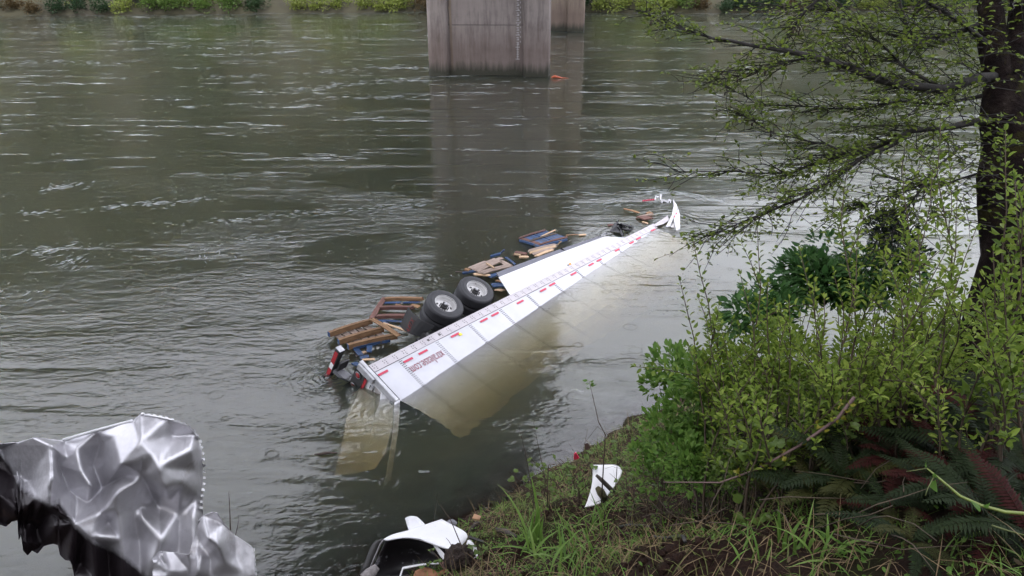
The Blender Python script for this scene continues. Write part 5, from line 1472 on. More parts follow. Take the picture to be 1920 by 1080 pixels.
# ---- willow-like shoots rising over the bank
def willow(base_px, depth, tips, label, seed, lsize=.066, npart=80, side=4):
    rg = random.Random(seed)
    b = atd(base_px[0], base_px[1], depth); b.z = ground(b.x, b.y)-.05
    root = empty('willow_shrub', b, 0, label, 'shrub', 'yellow-green willow shrubs on the near bank')
    mb = MB(); leaves = []
    for u, v, dd in tips:
        tip = atd(u, v, depth+dd)
        st = b + Vector((rg.uniform(-.35,.35), rg.uniform(-.25,.25), 0)); st.z = ground(st.x, st.y)-.04
        pts = curve_pts(st, tip, 9, rg.uniform(-.02,.10), rg)
        leafy_shoot(mb, leaves, pts, .014, .003, lsize, .42, .025, rg)
        L_ = (tip-st).length
        for q in range(side):
            t = rg.uniform(.30,.78); p, d = at_frac(pts, t)
            e = p + (d*.75+Vector((rg.gauss(0,.5),rg.gauss(0,.5),rg.gauss(.15,.3)))).normalized()*L_*rg.uniform(.18,.36)*(1.1-t*.5)
            leafy_shoot(mb, leaves, curve_pts(p, e, 5, rg.uniform(-.05,.12), rg), .006, .002, lsize*.95, .12, .026, rg)
    wood_part(root, mb, 'stem', STEM_B)
    add_leaves(root, leaves, L_WIL, .46, npart, seed)
    return root
willow((1400,800), 7.0, [(1275,527,.3),(1300,452,.5),(1345,590,.2),(1388,515,.4),(1420,425,.6),(1440,530,.0),(1330,640,-.2),(1290,650,.2),(1475,600,-.3),(1370,670,-.5),(1420,690,-.6),(1310,560,.5),(1460,660,-.4)], 'leftmost yellow-green willow shrub leaning its long shoots out over the grey water', 21)
willow((1545,800), 6.6, [(1500,470,.5),(1545,560,.1),(1592,300,.9),(1610,425,.5),(1655,560,.0),(1530,610,-.3),(1580,620,-.4),(1500,660,-.5),(1480,560,.3),(1630,640,-.6),(1560,690,-.8)], 'yellow-green willow shrub with one very tall shoot in front of the dark green shrub', 22)
willow((1720,800), 6.2, [(1765,205,.9),(1692,300,.8),(1748,330,.6),(1795,365,.4),(1830,430,.1),(1655,480,.2),(1722,440,.2),(1775,470,-.2),(1690,560,-.4),(1750,590,-.6),(1640,600,-.2),(1810,540,-.5),(1680,650,-.8),(1740,650,-.8)], 'tallest yellow-green willow shrub standing just left of the tree trunk', 23)
willow((1880,820), 5.2, [(1885,245,.3),(1902,330,.1),(1925,300,.2),(1862,470,.0),(1842,560,-.2),(1882,530,-.3),(1935,430,0),(1905,620,-.5),(1860,650,-.5)], 'rightmost yellow-green willow shrub in front of the tree trunk at the picture edge', 24, .07, 60)
willow((1440,840), 6.2, [(1330,700,.2),(1380,730,-.1),(1450,720,-.2),(1500,700,.2),(1540,740,-.2),(1600,720,-.2),(1420,760,-.4)], 'low yellow-green willow shrub in front of the leftmost willow above the brambles', 25, .07, 60, 2)
willow((1800,860), 5.4, [(1700,700,.2),(1760,720,-.1),(1850,700,.2),(1905,720,.1),(1660,690,.3)], 'low sparse willow shrub above the red ferns', 26, .06, 30, 1)

# ---- leafy broad shrubs
def leafy_mass(name, px, depth, rad, flat, n, lsize, mat, wide, label, cat, seed, nstem=10, npart=60, group=None, droop=.0, lumps=9, stems=STEM_B, dirs=None):
    rg = np.random.RandomState(seed); rr = random.Random(seed)
    c = atd(px[0], px[1], depth)
    root = empty(name, Vector((c.x, c.y, ground(c.x, c.y)-.03)), 0, label, cat, group)
    p, d = blob_cloud(rg, n, rad, lumps, flat)
    leaves = []; mb = MB()
    for i in range(n):
        q = Vector(p[i])+c
        if q.z < ground(q.x, q.y)+.02: continue
        leaves.append((q, Vector(d[i])*.8+Vector((0,0,.35-droop))+Vector((rr.gauss(0,.3),rr.gauss(0,.3),0)), lsize*rr.uniform(.6,1.25)))
    for i in range(max(3, nstem//3)):
        if not leaves: break
        e = leaves[rr.randrange(len(leaves))][0]
        pts = curve_pts(root.location+Vector((rr.uniform(-.2,.2), rr.uniform(-.2,.2), 0)), e, 5, rr.uniform(-.02,.15), rr)
        mb.tube(pts, [.008,.007,.006,.005,.003,.002], 4)
    wood_part(root, mb, 'stem', stems)
    add_leaves(root, leaves, mat, wide, npart, seed)
    return root
leafy_mass('leafy_shrub', (1530,505), 9.2, .62, .62, 1250, .125, L_DRK, .42, 'left mid-green broad-leaved shrub rising behind the willows against the water', 'shrub', 31, 14, 90, droop=.45, lumps=12)
leafy_mass('leafy_shrub', (1635,525), 9.0, .58, .62, 1050, .12, L_DRK, .42, 'mid-green broad-leaved shrub just below the evergreen saplings', 'shrub', 131, 12, 70, droop=.45, lumps=12)
leafy_mass('leafy_shrub', (1450,570), 8.8, .42, .62, 460, .12, L_DRK, .42, 'small mid-green broad-leaved shrub between the leftmost two willows', 'shrub', 132, 8, 40, droop=.4)
leafy_mass('leafy_shrub', (1405,610), 8.6, .50, .8, 420, .12, L_DRK, .42, 'small dark green broad-leaved shrub half hidden behind the leftmost willow', 'shrub', 32, 8, 50, droop=.4)
leafy_mass('evergreen_sapling', (1672,440), 8.9, .36, 1.15, 1300, .06, L_HOL, .5, 'blackish green evergreen sapling poking above the dark green shrub', 'sapling', 33, 6, 50, lumps=8)
leafy_mass('evergreen_sapling', (1705,485), 8.9, .32, .9, 800, .055, L_HOL, .5, 'low blackish evergreen sapling right of the taller one', 'sapling', 34, 5, 30, lumps=6)
G_E = 'bright green elder shrubs at the left edge of the thicket'
leafy_mass('elder_shrub', (1275,700), 8.6, .44, 1.0, 760, .085, L_ELD, .5, 'upper bright green elder shrub at the left edge of the thicket', 'shrub', 35, 10, 70, G_E, lumps=8)
leafy_mass('elder_shrub', (1290,790), 8.0, .50, .9, 950, .085, L_ELD, .5, 'middle bright green elder shrub left of the big bramble leaves', 'shrub', 36, 10, 70, G_E, lumps=9)
leafy_mass('elder_shrub', (1330,740), 7.6, .44, .9, 700, .08, L_ELD, .5, 'bright green elder shrub behind the big bramble leaves', 'shrub', 37, 8, 60, G_E)
leafy_mass('elder_shrub', (1240,860), 8.6, .44, .75, 700, .075, L_ELD, .5, 'lowest bright green elder shrub right of the white body panel', 'shrub', 38, 8, 50, G_E)
leafy_mass('thicket_shrub', (1460,700), 7.9, .80, .78, 2500, .06, L_WIL, .46, 'dense olive thicket between the leftmost two willows', 'shrub', 39, 16, 60, lumps=12)
leafy_mass('thicket_shrub', (1620,690), 7.4, .80, .74, 2300, .055, L_WIL, .46, 'dense olive thicket below the evergreen saplings', 'shrub', 40, 18, 60, lumps=12)
leafy_mass('thicket_shrub', (1790,620), 6.9, .70, .85, 1700, .055, L_WIL, .46, 'shaded thicket at the foot of the tree trunk', 'shrub', 41, 20, 50, lumps=12)
leafy_mass('thicket_shrub', (1370,690), 7.7, .54, .8, 1300, .06, L_WIL, .46, 'olive thicket filling the lower part of the leftmost willow', 'shrub', 42, 12, 50, lumps=9)

leafy_mass('elder_shrub', (1290,865), 7.4, .36, .7, 520, .07, L_ELD, .5, 'lowest fresh green elder shrub at the foot of the thicket', 'shrub', 46, 5, 50, G_E)
leafy_mass('low_shrub', (1390,880), 6.7, .34, .7, 600, .05, L_BRA, .6, 'low bramble-leaved shrub under the slanting bare branch', 'shrub', 47, 5, 40, lumps=8)
leafy_mass('elder_shrub', (1320,850), 7.6, .42, .7, 620, .075, L_ELD, .5, 'low bright green elder shrub under the big bramble leaves', 'shrub', 43, 8, 50, G_E)
leafy_mass('thicket_shrub', (1700,690), 6.6, .6, .75, 1200, .05, L_WIL, .46, 'olive thicket between the tallest willow and the ferns', 'shrub', 44, 18, 40, lumps=10)
leafy_mass('thicket_shrub', (1520,770), 7.0, .5, .6, 800, .05, L_BRA, .6, 'low leafy thicket above the olive ferns', 'shrub', 45, 12, 40, lumps=9)
for i_, (u_, v_, m_, lab_) in enumerate(((1262,912,L_ELD,'small leafy plant at the left foot of the elders'),(1325,918,L_BRA,'small leafy plant under the slanting branch tip'),(1390,925,L_ELD,'small leafy plant below the low bramble-leaved shrub'),(1215,905,L_BRA,'small leafy plant right of the mossy branch stub'),(1450,935,L_BRA,'small leafy plant left of the fern bank'))):
    h_ = hit(u_, v_); d_ = (h_-Vector((0,0,CAM_H))).dot(Vector((0,_cp,-_sp)))
    leafy_mass('low_plant', (u_, v_-12), d_-.05, .30, .6, 420, .045, m_, .55, lab_, 'plant', 190+i_, 3, 30, 'low leafy plants at the foot of the thicket', lumps=7)
# ---- brambles: arching stems with three-leaf sprays
def bramble(pxs, depth, label, seed, lsize=.07, mat=L_BRA, npart=50, cat='bramble', grp=None, name='bramble', tri=True, spacing=.11, stem=STEM_B, r=.006, arch=.25, wide=.72, anchor=True):
    rg = random.Random(seed)
    a = atd(pxs[0][0], pxs[0][1], depth); g = hit(pxs[0][0], pxs[0][1]) if anchor else a
    g = Vector((a.x, a.y, ground(a.x, a.y)-.03))
    root = empty(name, g, 0, label, cat, grp); mb = MB(); leaves = []
    for i in range(0, len(pxs)-1, 2):
        A_ = atd(pxs[i][0], pxs[i][1], depth+rg.uniform(-.2,.2)); B_ = atd(pxs[i+1][0], pxs[i+1][1], depth+rg.uniform(-.2,.2))
        if anchor and i == 0: A_ = g
        pts = curve_pts(A_, B_, 8, arch*rg.uniform(.2,1), rg); mb.tube(pts, [r*(1.2-.09*k) for k in range(9)], 4)
        L_ = (B_-A_).length; k = max(2, int(L_/spacing))
        for q in range(k):
            p, d = at_frac(pts, min(.999, (q+.6)/k)); sd = Vector((rg.gauss(0,1),rg.gauss(0,1),rg.gauss(.3,.4))).normalized()
            e = p+sd*lsize*.7; mb.tube([p, e], .002, 3)
            if tri:
                for da in (-1.0, 0, 1.0):
                    dd = (sd + sd.cross(Vector((0,0,1)))*da).normalized(); dd.z = dd.z*.4+rg.gauss(0,.15)
                    leaves.append((e, dd, lsize*rg.uniform(.75,1.15)))
            else: leaves.append((p, sd, lsize*rg.uniform(.6,1.15)))
    wood_part(root, mb, 'stem', stem); add_leaves(root, leaves, mat, wide, npart, seed); return root
bramble([(1420,900),(1400,815),(1400,880),(1460,800),(1440,890),(1360,840),(1470,860),(1400,870),(1430,870),(1470,820)], 6.3, 'bramble with the largest pale green leaves in front of the thicket', 51, .115, npart=60)
bramble([(1560,850),(1540,740),(1520,830),(1480,780),(1600,800),(1560,760)], 6.3, 'bramble patch with round leaves right of the largest pale leaves', 52, .08, npart=40)
GB = 'tangled brambles along the waterline'
bramble([(1010,935),(955,885),(1020,930),(985,850),(1040,930),(1075,868),(1060,930),(1005,880),(1040,900),(960,905),(1080,920),(1040,860)], 11.4, 'bramble tangle farthest left along the waterline', 53, .075, grp=GB, npart=50, spacing=.10)
bramble([(1080,930),(1050,860),(1090,900),(1120,850),(1100,920),(1060,890),(1110,890),(1090,845),(1075,905),(1105,870)], 11.0, 'bramble tangle left of the white body panel', 54, .075, grp=GB, npart=50, spacing=.10)
bramble([(1180,900),(1150,810),(1190,860),(1230,790),(1170,880),(1140,840),(1200,880),(1250,830),(1190,850),(1175,790),(1160,870),(1215,820)], 10.2, 'bramble tangle above the white body panel', 55, .07, grp=GB, npart=60, spacing=.085)
bramble([(1180,960),(1160,900),(1190,950),(1215,905),(1175,945),(1150,925),(1200,940),(1180,890)], 9.6, 'bramble overlapping the right side of the white body panel', 56, .055, grp=GB, npart=40, spacing=.08)
bramble([(1240,930),(1225,860),(1250,910),(1275,870),(1260,930),(1290,880)], 8.8, 'bramble between the white body panel and the ferns', 57, .06, grp=GB, npart=40, spacing=.08)
def bare_stem(pts, depth, r, label, name='bare_stem', leafy=0, lsize=.09, mat=STEM_B, seed=0, grp='thin bare stems at the waterline', lm=L_ELD):
    rg = random.Random(seed); P = [atd(u, v, depth+.05*k) for k, (u, v) in enumerate(pts)]
    g = Vector((P[0].x, P[0].y, ground(P[0].x, P[0].y)-.05)); P = [g]+P if g.z < P[0].z-.05 else P
    root = empty(name, P[0], 0, label, 'stem', grp); mb = MB(); mb.tube(P, [r*(1-.75*k/(len(P)-1)) for k in range(len(P))], 5)
    leaves = []
    for k in range(leafy):
        p, d = at_frac(P, 1-.16*k/max(1,leafy)); leaves.append((p, Vector((rg.choice((-1,1))*rg.uniform(.5,1), rg.gauss(0,.4), rg.uniform(-.2,.6))), lsize*rg.uniform(.7,1.1)))
    wood_part(root, mb, 'stem', mat); add_leaves(root, leaves, lm, .6, 8, seed); return root
bare_stem([(1135,815),(1122,790),(1112,745),(1104,712)], 10.2, .010, 'tall thin stem with a few green leaves at its tip standing against the grey water', leafy=6, seed=1)
bare_stem([(1030,930),(1012,850),(1000,790)], 11.2, .007, 'tallest bare stem above the bramble tangle farthest left', seed=2, leafy=2, lsize=.05)
bare_stem([(1000,930),(985,850),(972,795)], 11.2, .006, 'bare stem leaning left above the bramble tangle', seed=3)
bare_stem([(1088,900),(1078,850),(1066,830)], 11, .006, 'short bare stem beside the crimson scrap', seed=4)
bare_stem([(1086,890),(1094,845),(1102,803)], 11, .006, 'bare stem leaning right beside the crimson scrap', seed=5)
bare_stem([(1160,830),(1120,800),(1095,832)], 10.2, .006, 'thin arching stem dipping toward the crimson scrap', seed=6)
bare_stem([(1028,872),(1080,866),(1120,868),(1160,872)], 11, .008, 'reddish stem lying level across the brambles', seed=7)
GF = 'thin twigs beside the fender'
bare_stem([(890,1078),(868,1030),(845,975),(822,942)], 10.6, .012, 'long thin twig crossing in front of the white fender', seed=8, grp=GF)
bare_stem([(850,1030),(842,1015),(836,1008)], 10.7, .008, 'short forked twig on the white fender', seed=9, grp=GF)
bare_stem([(812,985),(816,955),(820,925)], 11.4, .008, 'short upright twig behind the white fender', seed=10, grp=GF)
bare_stem([(432,1000),(431,960),(429,922)], 9.0, .012, 'dark upright dead weed stalk between the silver sheets and the water', seed=11, grp='dead weed stalks by the silver sheets')
bare_stem([(440,1010),(446,985),(448,965)], 9.0, .007, 'short dead weed stalk just right of the tallest one', seed=12, grp='dead weed stalks by the silver sheets')
bare_stem([(372,1000),(376,980),(378,968)], 8, .008, 'short dead stalk in the gap between the two silver sheets', seed=13, grp='dead weed stalks by the silver sheets')
bramble([(895,1030),(875,1010),(890,1050),(880,1030),(905,1045),(890,1020)], 10.7, 'small bramble with pale leaves at the right end of the white fender', 58, .085, npart=20, spacing=.12)
bramble([(830,1060),(800,1030),(820,1065),(790,1055)], 10.7, 'tiny bramble sprig inside the black wheel arch', 59, .075, npart=12, spacing=.14, anchor=False)
# leaning brown sapling stem with small yellow-green leaf sprays
P = [atd(1245,904,6.4), atd(1350,905,6.3), atd(1420,880,6.2), atd(1500,835,6.1), atd(1570,785,6.0), atd(1602,745,5.9)]
root = empty('leaning_branch', P[1], 0, 'long purplish bare branch slanting across the ferns with tiny yellow-green sprays', 'branch')
mb = MB(); mb.tube(P, [.004,.007,.010,.012,.013,.014], 6); wood_part(root, mb, 'branch_stem', mat_noise('bark_purple', [(0.3,(.07,.04,.04)),(0.7,(.14,.09,.085))], scale=14, rough=.7))
lv = []; rg = random.Random(4)
for t in (.30,.42,.5,.60,.70,.78,.86,.92):
    p, d = at_frac(P, t)
    for k in range(5): lv.append((p+Vector((rg.gauss(0,.03),rg.gauss(0,.03),.02)), Vector((rg.gauss(0,1),rg.gauss(0,1),rg.uniform(0,.8))), rg.uniform(.04,.06)))
add_leaves(root, lv, L_YEL, .55, 36, 5)
# thick yellow-green vine at the right edge
P = [atd(1738,878,4.6), atd(1760,896,4.55), atd(1800,930,4.5), atd(1840,948,4.45), atd(1885,960,4.4), atd(1960,966,4.3)]
root = empty('vine', P[3], 0, 'thick pale yellow-green vine stem curving in from the right edge above the ferns', 'vine')
mb = MB(); mb.tube(P, [.004,.0065,.008,.009,.010,.010], 8); wood_part(root, mb, 'vine_stem', mat_noise('vine_green', [(0.3,(.11,.145,.03)),(0.7,(.17,.21,.05))], scale=14, rough=.45))
for tp, tr_ in (([P[0], atd(1715,882,4.6), atd(1700,884,4.65)], .003), ([atd(1752,892,4.55), atd(1740,915,4.5), atd(1735,930,4.5)], .003), ([atd(1860,985,4.3), atd(1890,995,4.3), atd(1950,1012,4.25)], .005)):
    mb = MB(); mb.tube(tp, tr_, 5); wood_part(root, mb, 'tendril', STEM_G)
add_leaves(root, [(P[0], Vector((-.3,0,1)), .06), (P[1], Vector((-.6,0,.6)), .05), (atd(1755,895,4.54), Vector((.1,-.3,-.9)), .09), (P[3], Vector((-.7,-.3,.3)), .09), (P[3], Vector((.3,-.3,.5)), .06)], L_ELD, .8, 5, 3)

# ---- sword ferns
def frond_mesh(mat, seed, n=26):
    """a unit-length frond along x that arches over, with two ranks of narrow leaflets"""
    rg = random.Random(seed); vs, fs = [], []
    def c(t): return Vector((t*.93, .03*math.sin(3*t+seed), .42*t-.62*t*t))
    for i in range(12):
        p = c(i/11); w = .006*(1-i/12)+.0015
        vs += [p+Vector((0,-w,0)), p+Vector((0,w,0.004))]
    for i in range(11): fs.append((2*i, 2*i+1, 2*i+3, 2*i+2))
    for k in range(n):
        t = .10+.89*k/n
        p = c(t); d = (c(min(1,t+.02))-c(t-.02)).normalized()
        L_ = .135*(math.sin(PI*min(1,(t*.92+.12)))**.7)*rg.uniform(.85,1.1)+.008
        for sg in (-1, 1):
            sdv = (Vector((0,sg,0))+d*.35).normalized(); up = Vector((0,0,1)); dr = rg.uniform(-.45,-.05)
            e = p+sdv*L_+up*L_*dr; wv = d*(.016)
            b = len(vs); vs += [p-wv*.7, p+sdv*L_*.5-wv*.9+up*L_*(dr*.3+.05), e, p+sdv*L_*.5+wv*.9+up*L_*(dr*.3), p+wv*.7]
            fs += [(b, b+1, b+3, b+4), (b+1, b+2, b+3)]
    me = bpy.data.meshes.new('frond'); me.from_pydata([tuple(v) for v in vs], [], fs)
    a = me.attributes.new('tint', 'FLOAT', 'FACE'); a.data.foreach_set('value', np.array([rg.uniform(0,.4) for _ in fs], np.float32))
    me.materials.append(mat); return me
FM = {k: [frond_mesh(m, i) for i in range(3)] for k, m in (('g',L_FRN),('o',L_FRY),('r',L_FRR))}
def fern(u, v, n, L_, kinds, label, seed, lift=.12, grp='sword ferns on the bank'):
    rg = random.Random(seed); p = hit(u, v); L_ = L_*max(.36, min(.95, (p-Vector((0,0,CAM_H))).length*.135))
    root = empty('fern', p+Vector((0,0,lift)), 0, label, 'fern', grp)
    for k in range(n):
        o = bpy.data.objects.new('frond', FM[kinds[k % len(kinds)]][rg.randrange(3)]); COL.objects.link(o); o.parent = root
        s = L_*rg.uniform(.7,1.15)
        o.rotation_euler = (rg.gauss(0,.2), rg.uniform(-.75,.05), 6.28*k/n+rg.uniform(-.3,.3)); o.scale = (s, s*rg.uniform(.8,1.1), s)
    return root
fern(1480,905,13,.95,'goo', 'sword fern left of centre with long arching olive fronds under the leaning branch', 61)
fern(1580,930,12,.9,'ggo', 'sword fern with dark arching fronds directly above the broad grass', 62)
fern(1680,900,12,.85,'rrg', 'sword fern with the brightest crimson dead fronds', 63)
fern(1770,900,12,.9,'grg', 'sword fern with rusty red fronds behind the vine tip', 64)
fern(1860,900,12,.9,'ggg', 'dark sword fern at the right edge above the vine', 65)
fern(1540,830,11,.9,'ogo', 'olive sword fern under the low willow', 66)
fern(1640,820,11,.9,'ggo', 'dark sword fern under the shaded thicket', 67)
fern(1740,810,11,.9,'grg', 'sword fern with a few orange fronds in deep shade', 68)
fern(1850,800,11,.9,'ggg', 'dark sword fern at the foot of the tree trunk', 69)
fern(1360,905,9,.6,'ggo', 'small sword fern below the big bramble leaves', 70)
fern(1300,900,9,.6,'og', 'small grey-green fern right of the lowest elder', 71)
fern(1840,1010,12,.8,'ggr', 'dark sword fern below the vine', 72)
fern(1920,1040,11,.8,'grg', 'sword fern in the bottom right corner', 73)
fern(1660,990,10,.75,'gor', 'sword fern with pinkish fronds right of the broad grass', 74)
fern(1430,840,10,.85,'ogo', 'olive fern behind the largest bramble leaves', 75)
fern(1930,940,11,.6,'ggr', 'red and dark fern at the right picture edge', 76)
fern(1750,960,10,.75,'ggr', 'low dark fern under the middle of the vine', 77)
fern(1600,870,11,.8,'ggo', 'dark fern in the middle of the fern bank', 78)
fern(1700,850,11,.8,'rgg', 'dark fern with one red frond above the crimson fern', 79)
fern(1800,850,11,.8,'ggg', 'dark upright fern behind the rusty fern', 180)
fern(1900,860,11,.8,'ggr', 'dark fern at the right edge under the willow', 181)
fern(1820,950,11,.8,'grg', 'dark fern just under the bend of the vine', 182)
fern(1520,960,10,.7,'ogg', 'fern overhanging the broad-bladed grass', 183)
fern(1580,780,10,.8,'goo', 'olive fern at the back of the fern bank', 184)
fern(1690,780,10,.8,'ggg', 'dark fern at the back of the fern bank', 185)
fern(1800,770,10,.8,'gog', 'fern in shade behind the low sparse willow', 186)
fern(1900,780,10,.8,'ggg', 'dark fern in shade at the right edge', 187)
fern(1700,1050,9,.7,'ggo', 'fern at the bottom edge amid the dry straw', 188)

# ---- grasses
def blade_geo(vs, fs, base, d, L_, w, bend, n=5):
    """one tapering blade that bends over"""
    side = d.cross(Vector((0,0,1))); side = side.normalized() if side.length > 1e-4 else Vector((1,0,0))
    hz = Vector((d.x, d.y, 0)); hz = hz.normalized() if hz.length > 1e-4 else side.cross(Vector((0,0,1)))
    b = len(vs)
    for i in range(n+1):
        t = i/n; ww = w*.5*(1-t**1.6)*(.55+.9*min(1,t*3)) if i < n else 0
        p = base + d*(L_*t) + (hz*.55-Vector((0,0,.8)))*(bend*L_*t**2.2)
        if i < n: vs += [p-side*ww, p+side*ww]
        else: vs.append(p)
    for i in range(n-1): fs.append((b+2*i, b+2*i+1, b+2*i+3, b+2*i+2))
    fs.append((b+2*n-2, b+2*n-1, b+2*n))
def tinted(name, vs, fs, per, mat, parent, seed):
    o = mesh(name, vs, fs, mat, parent, True); rg = np.random.RandomState(seed)
    a = o.data.attributes.new('tint', 'FLOAT', 'FACE'); t_ = np.repeat(rg.uniform(0,.65,(len(fs)+per-1)//per), per)[:len(fs)]
    a.data.foreach_set('value', t_.astype(np.float32)); return o
def tuft(u, v, n, L_, w, mat, label, seed, lean=.5, bend=.35, spread=.15, grp='broad-bladed grass tufts'):
    rg = random.Random(seed); p = hit(u, v); _k = min(1, (p-Vector((0,0,CAM_H))).length/8.5); L_ *= _k; w *= _k; spread *= _k; root = empty('grass_tuft', p, 0, label, 'grass tuft', grp)
    for k in range(n):
        vs, fs = [], []
        b = Vector((rg.gauss(0,spread*.5), rg.gauss(0,spread*.5), -.03)); d = Vector((rg.gauss(0,lean*.6), rg.gauss(0,lean*.6)-.05, 1)).normalized()
        blade_geo(vs, fs, b, d, L_*rg.uniform(.5,1.1), w*rg.uniform(.7,1.2), bend*rg.uniform(.2,1.5), 6)
        tinted('blade', vs, fs, 99, mat, root, seed*50+k)
    return root
tuft(1003,1015,16,1.05,.036,L_GRS,'tall broad-bladed grass tuft nearest the fender with two upright blades',81,.28,.25,.14)
tuft(990,1045,20,.6,.028,L_GRS,'lower curved grass tuft just below the tall tuft',82,.7,.6,.2)
tuft(1085,1055,46,.6,.024,L_GRS,'dense bright grass tuft in the middle of the muddy foreground',83,.7,.6,.3)
tuft(1125,1000,44,.52,.018,L_GRS,'fine bright grass tuft below the white body panel',84,.6,.5,.3)
tuft(1478,1030,14,.62,.036,L_GRS,'broad-bladed grass tuft with upright blades right of the mud',85,.35,.3,.16)
tuft(1560,1040,16,.62,.030,L_GRS,'spreading broad grass tuft below the ferns',86,.8,.7,.25)
tuft(1420,1050,16,.45,.02,L_GRS,'low grass tuft at the bottom edge left of the broad tuft',87,.8,.5,.25)
tuft(1300,900,16,.35,.012,L_GRS,'fine grass tuft at the foot of the lowest elder',88,.5,.4,.2)
tuft(1175,1020,18,.36,.012,L_GRS,'fine grass tuft under the straight black hose',89,.7,.6,.3)
def meadow(name, mat, n, L_, w, box, seed, lean, bend, dens, kind='stuff', lift=0.0, nseg=3):
    rg = random.Random(seed); vs, fs = [], []; k = 0; tries = 0
    while k < n and tries < n*8:
        tries += 1
        x = rg.uniform(box[0], box[1]); y = rg.uniform(box[2], box[3])
        sd = shore1(x, y)
        if sd < .12: continue
        if noise.noise(Vector((x*1.3, y*1.3, seed)))+.35*noise.noise(Vector((x*4, y*4, seed))) < dens: continue
        z = ground(x, y)
        d = Vector((rg.gauss(0,lean), rg.gauss(0,lean), 1)).normalized()
        blade_geo(vs, fs, Vector((x, y, z-.02+lift*rg.random())), d, L_*rg.uniform(.4,1.2), w*rg.uniform(.6,1.3), bend*rg.uniform(0,1.6), nseg); k += 1
    o = tinted(name, vs, fs, nseg, mat, None, seed); tag(o, kind=kind); return o
VIS = (-1.5, 6.5, 1.6, 13.5)
meadow('grass', L_GRS, 7000, .26, .009, VIS, 91, .55, .6, .10)
meadow('olive_grass', L_OLV, 7500, .24, .008, VIS, 92, .7, .7, -.08)
meadow('dry_straw', L_STR, 5200, .38, .006, VIS, 93, 1.0, .5, -.05, lift=.06)
meadow('waterline_grass', L_OLV, 1100, .30, .010, (-2.6, 3.2, 9.2, 14.0), 94, .7, .8, -.2)
def litter():
    rg = random.Random(17); P, D, S = [], [], []
    while len(P) < 3000:
        x = rg.uniform(VIS[0], VIS[1]); y = rg.uniform(VIS[2], VIS[3])
        if shore1(x, y) < .05: continue
        P.append((x, y, ground(x,y)+.012)); D.append((rg.gauss(0,1), rg.gauss(0,1), rg.gauss(0,.25))); S.append(rg.uniform(.025,.07))
    o = leaf_cloud('leaf_litter', P, D, S, F_BR, None, .5, 5); tag(o, kind='stuff')
    P, D, S = [], [], []
    while len(P) < 6000:
        x = rg.uniform(VIS[0], VIS[1]); y = rg.uniform(VIS[2], VIS[3])
        if shore1(x, y) < .15 or noise.noise(Vector((x*1.1, y*1.1, 5))) < -.12: continue
        z = ground(x,y)
        P.append((x, y, z+rg.uniform(.01,.12))); D.append((rg.gauss(0,1), rg.gauss(0,1), rg.gauss(.4,.3))); S.append(rg.uniform(.025,.055))
    o = leaf_cloud('ground_cover', P, D, S, L_ELD, None, .6, 6); tag(o, kind='stuff')
    mb = MB()
    for k in range(260):
        x = rg.uniform(1.0, 6.0); y = rg.uniform(3.5, 10.5); z = ground(x,y)
        a = Vector((x, y, z+rg.uniform(.02,.5))); d = Vector((rg.gauss(0,1), rg.gauss(0,1), rg.gauss(.1,.5))).normalized()*rg.uniform(.3,.9)
        if (a+d).z < ground((a+d).x, (a+d).y)-.05: continue
        mb.tube(curve_pts(a, a+d, 4, rg.uniform(-.1,.15), rg), [.005,.005,.004,.003,.002], 3)
    o = mb.build('dead_stems', STEM_B, None, True); tag(o, kind='stuff')
    # clods of turned earth
    bm = bmesh.new()
    for k in range(420):
        u = rg.uniform(900, 1340); v = rg.uniform(950, 1078)
        p = hit(u, v); s = rg.uniform(.015,.05)
        bmesh.ops.create_icosphere(bm, subdivisions=1, radius=s, matrix=Matrix.Translation(p+Vector((0,0,s*.2))) @ Matrix.Diagonal((rg.uniform(.8,1.4), rg.uniform(.8,1.4), rg.uniform(.6,1), 1)))
    for v_ in bm.verts: v_.co += Vector((noise.noise(v_.co*30), noise.noise(v_.co*30+Vector((5,0,0))), noise.noise(v_.co*30+Vector((0,7,0)))))*.012
    me = bpy.data.meshes.new('soil_clods'); bm.to_mesh(me); bm.free(); me.materials.append(bpy.data.materials['bank_soil'])
    tag(link('soil_clods', me), kind='stuff')
litter()

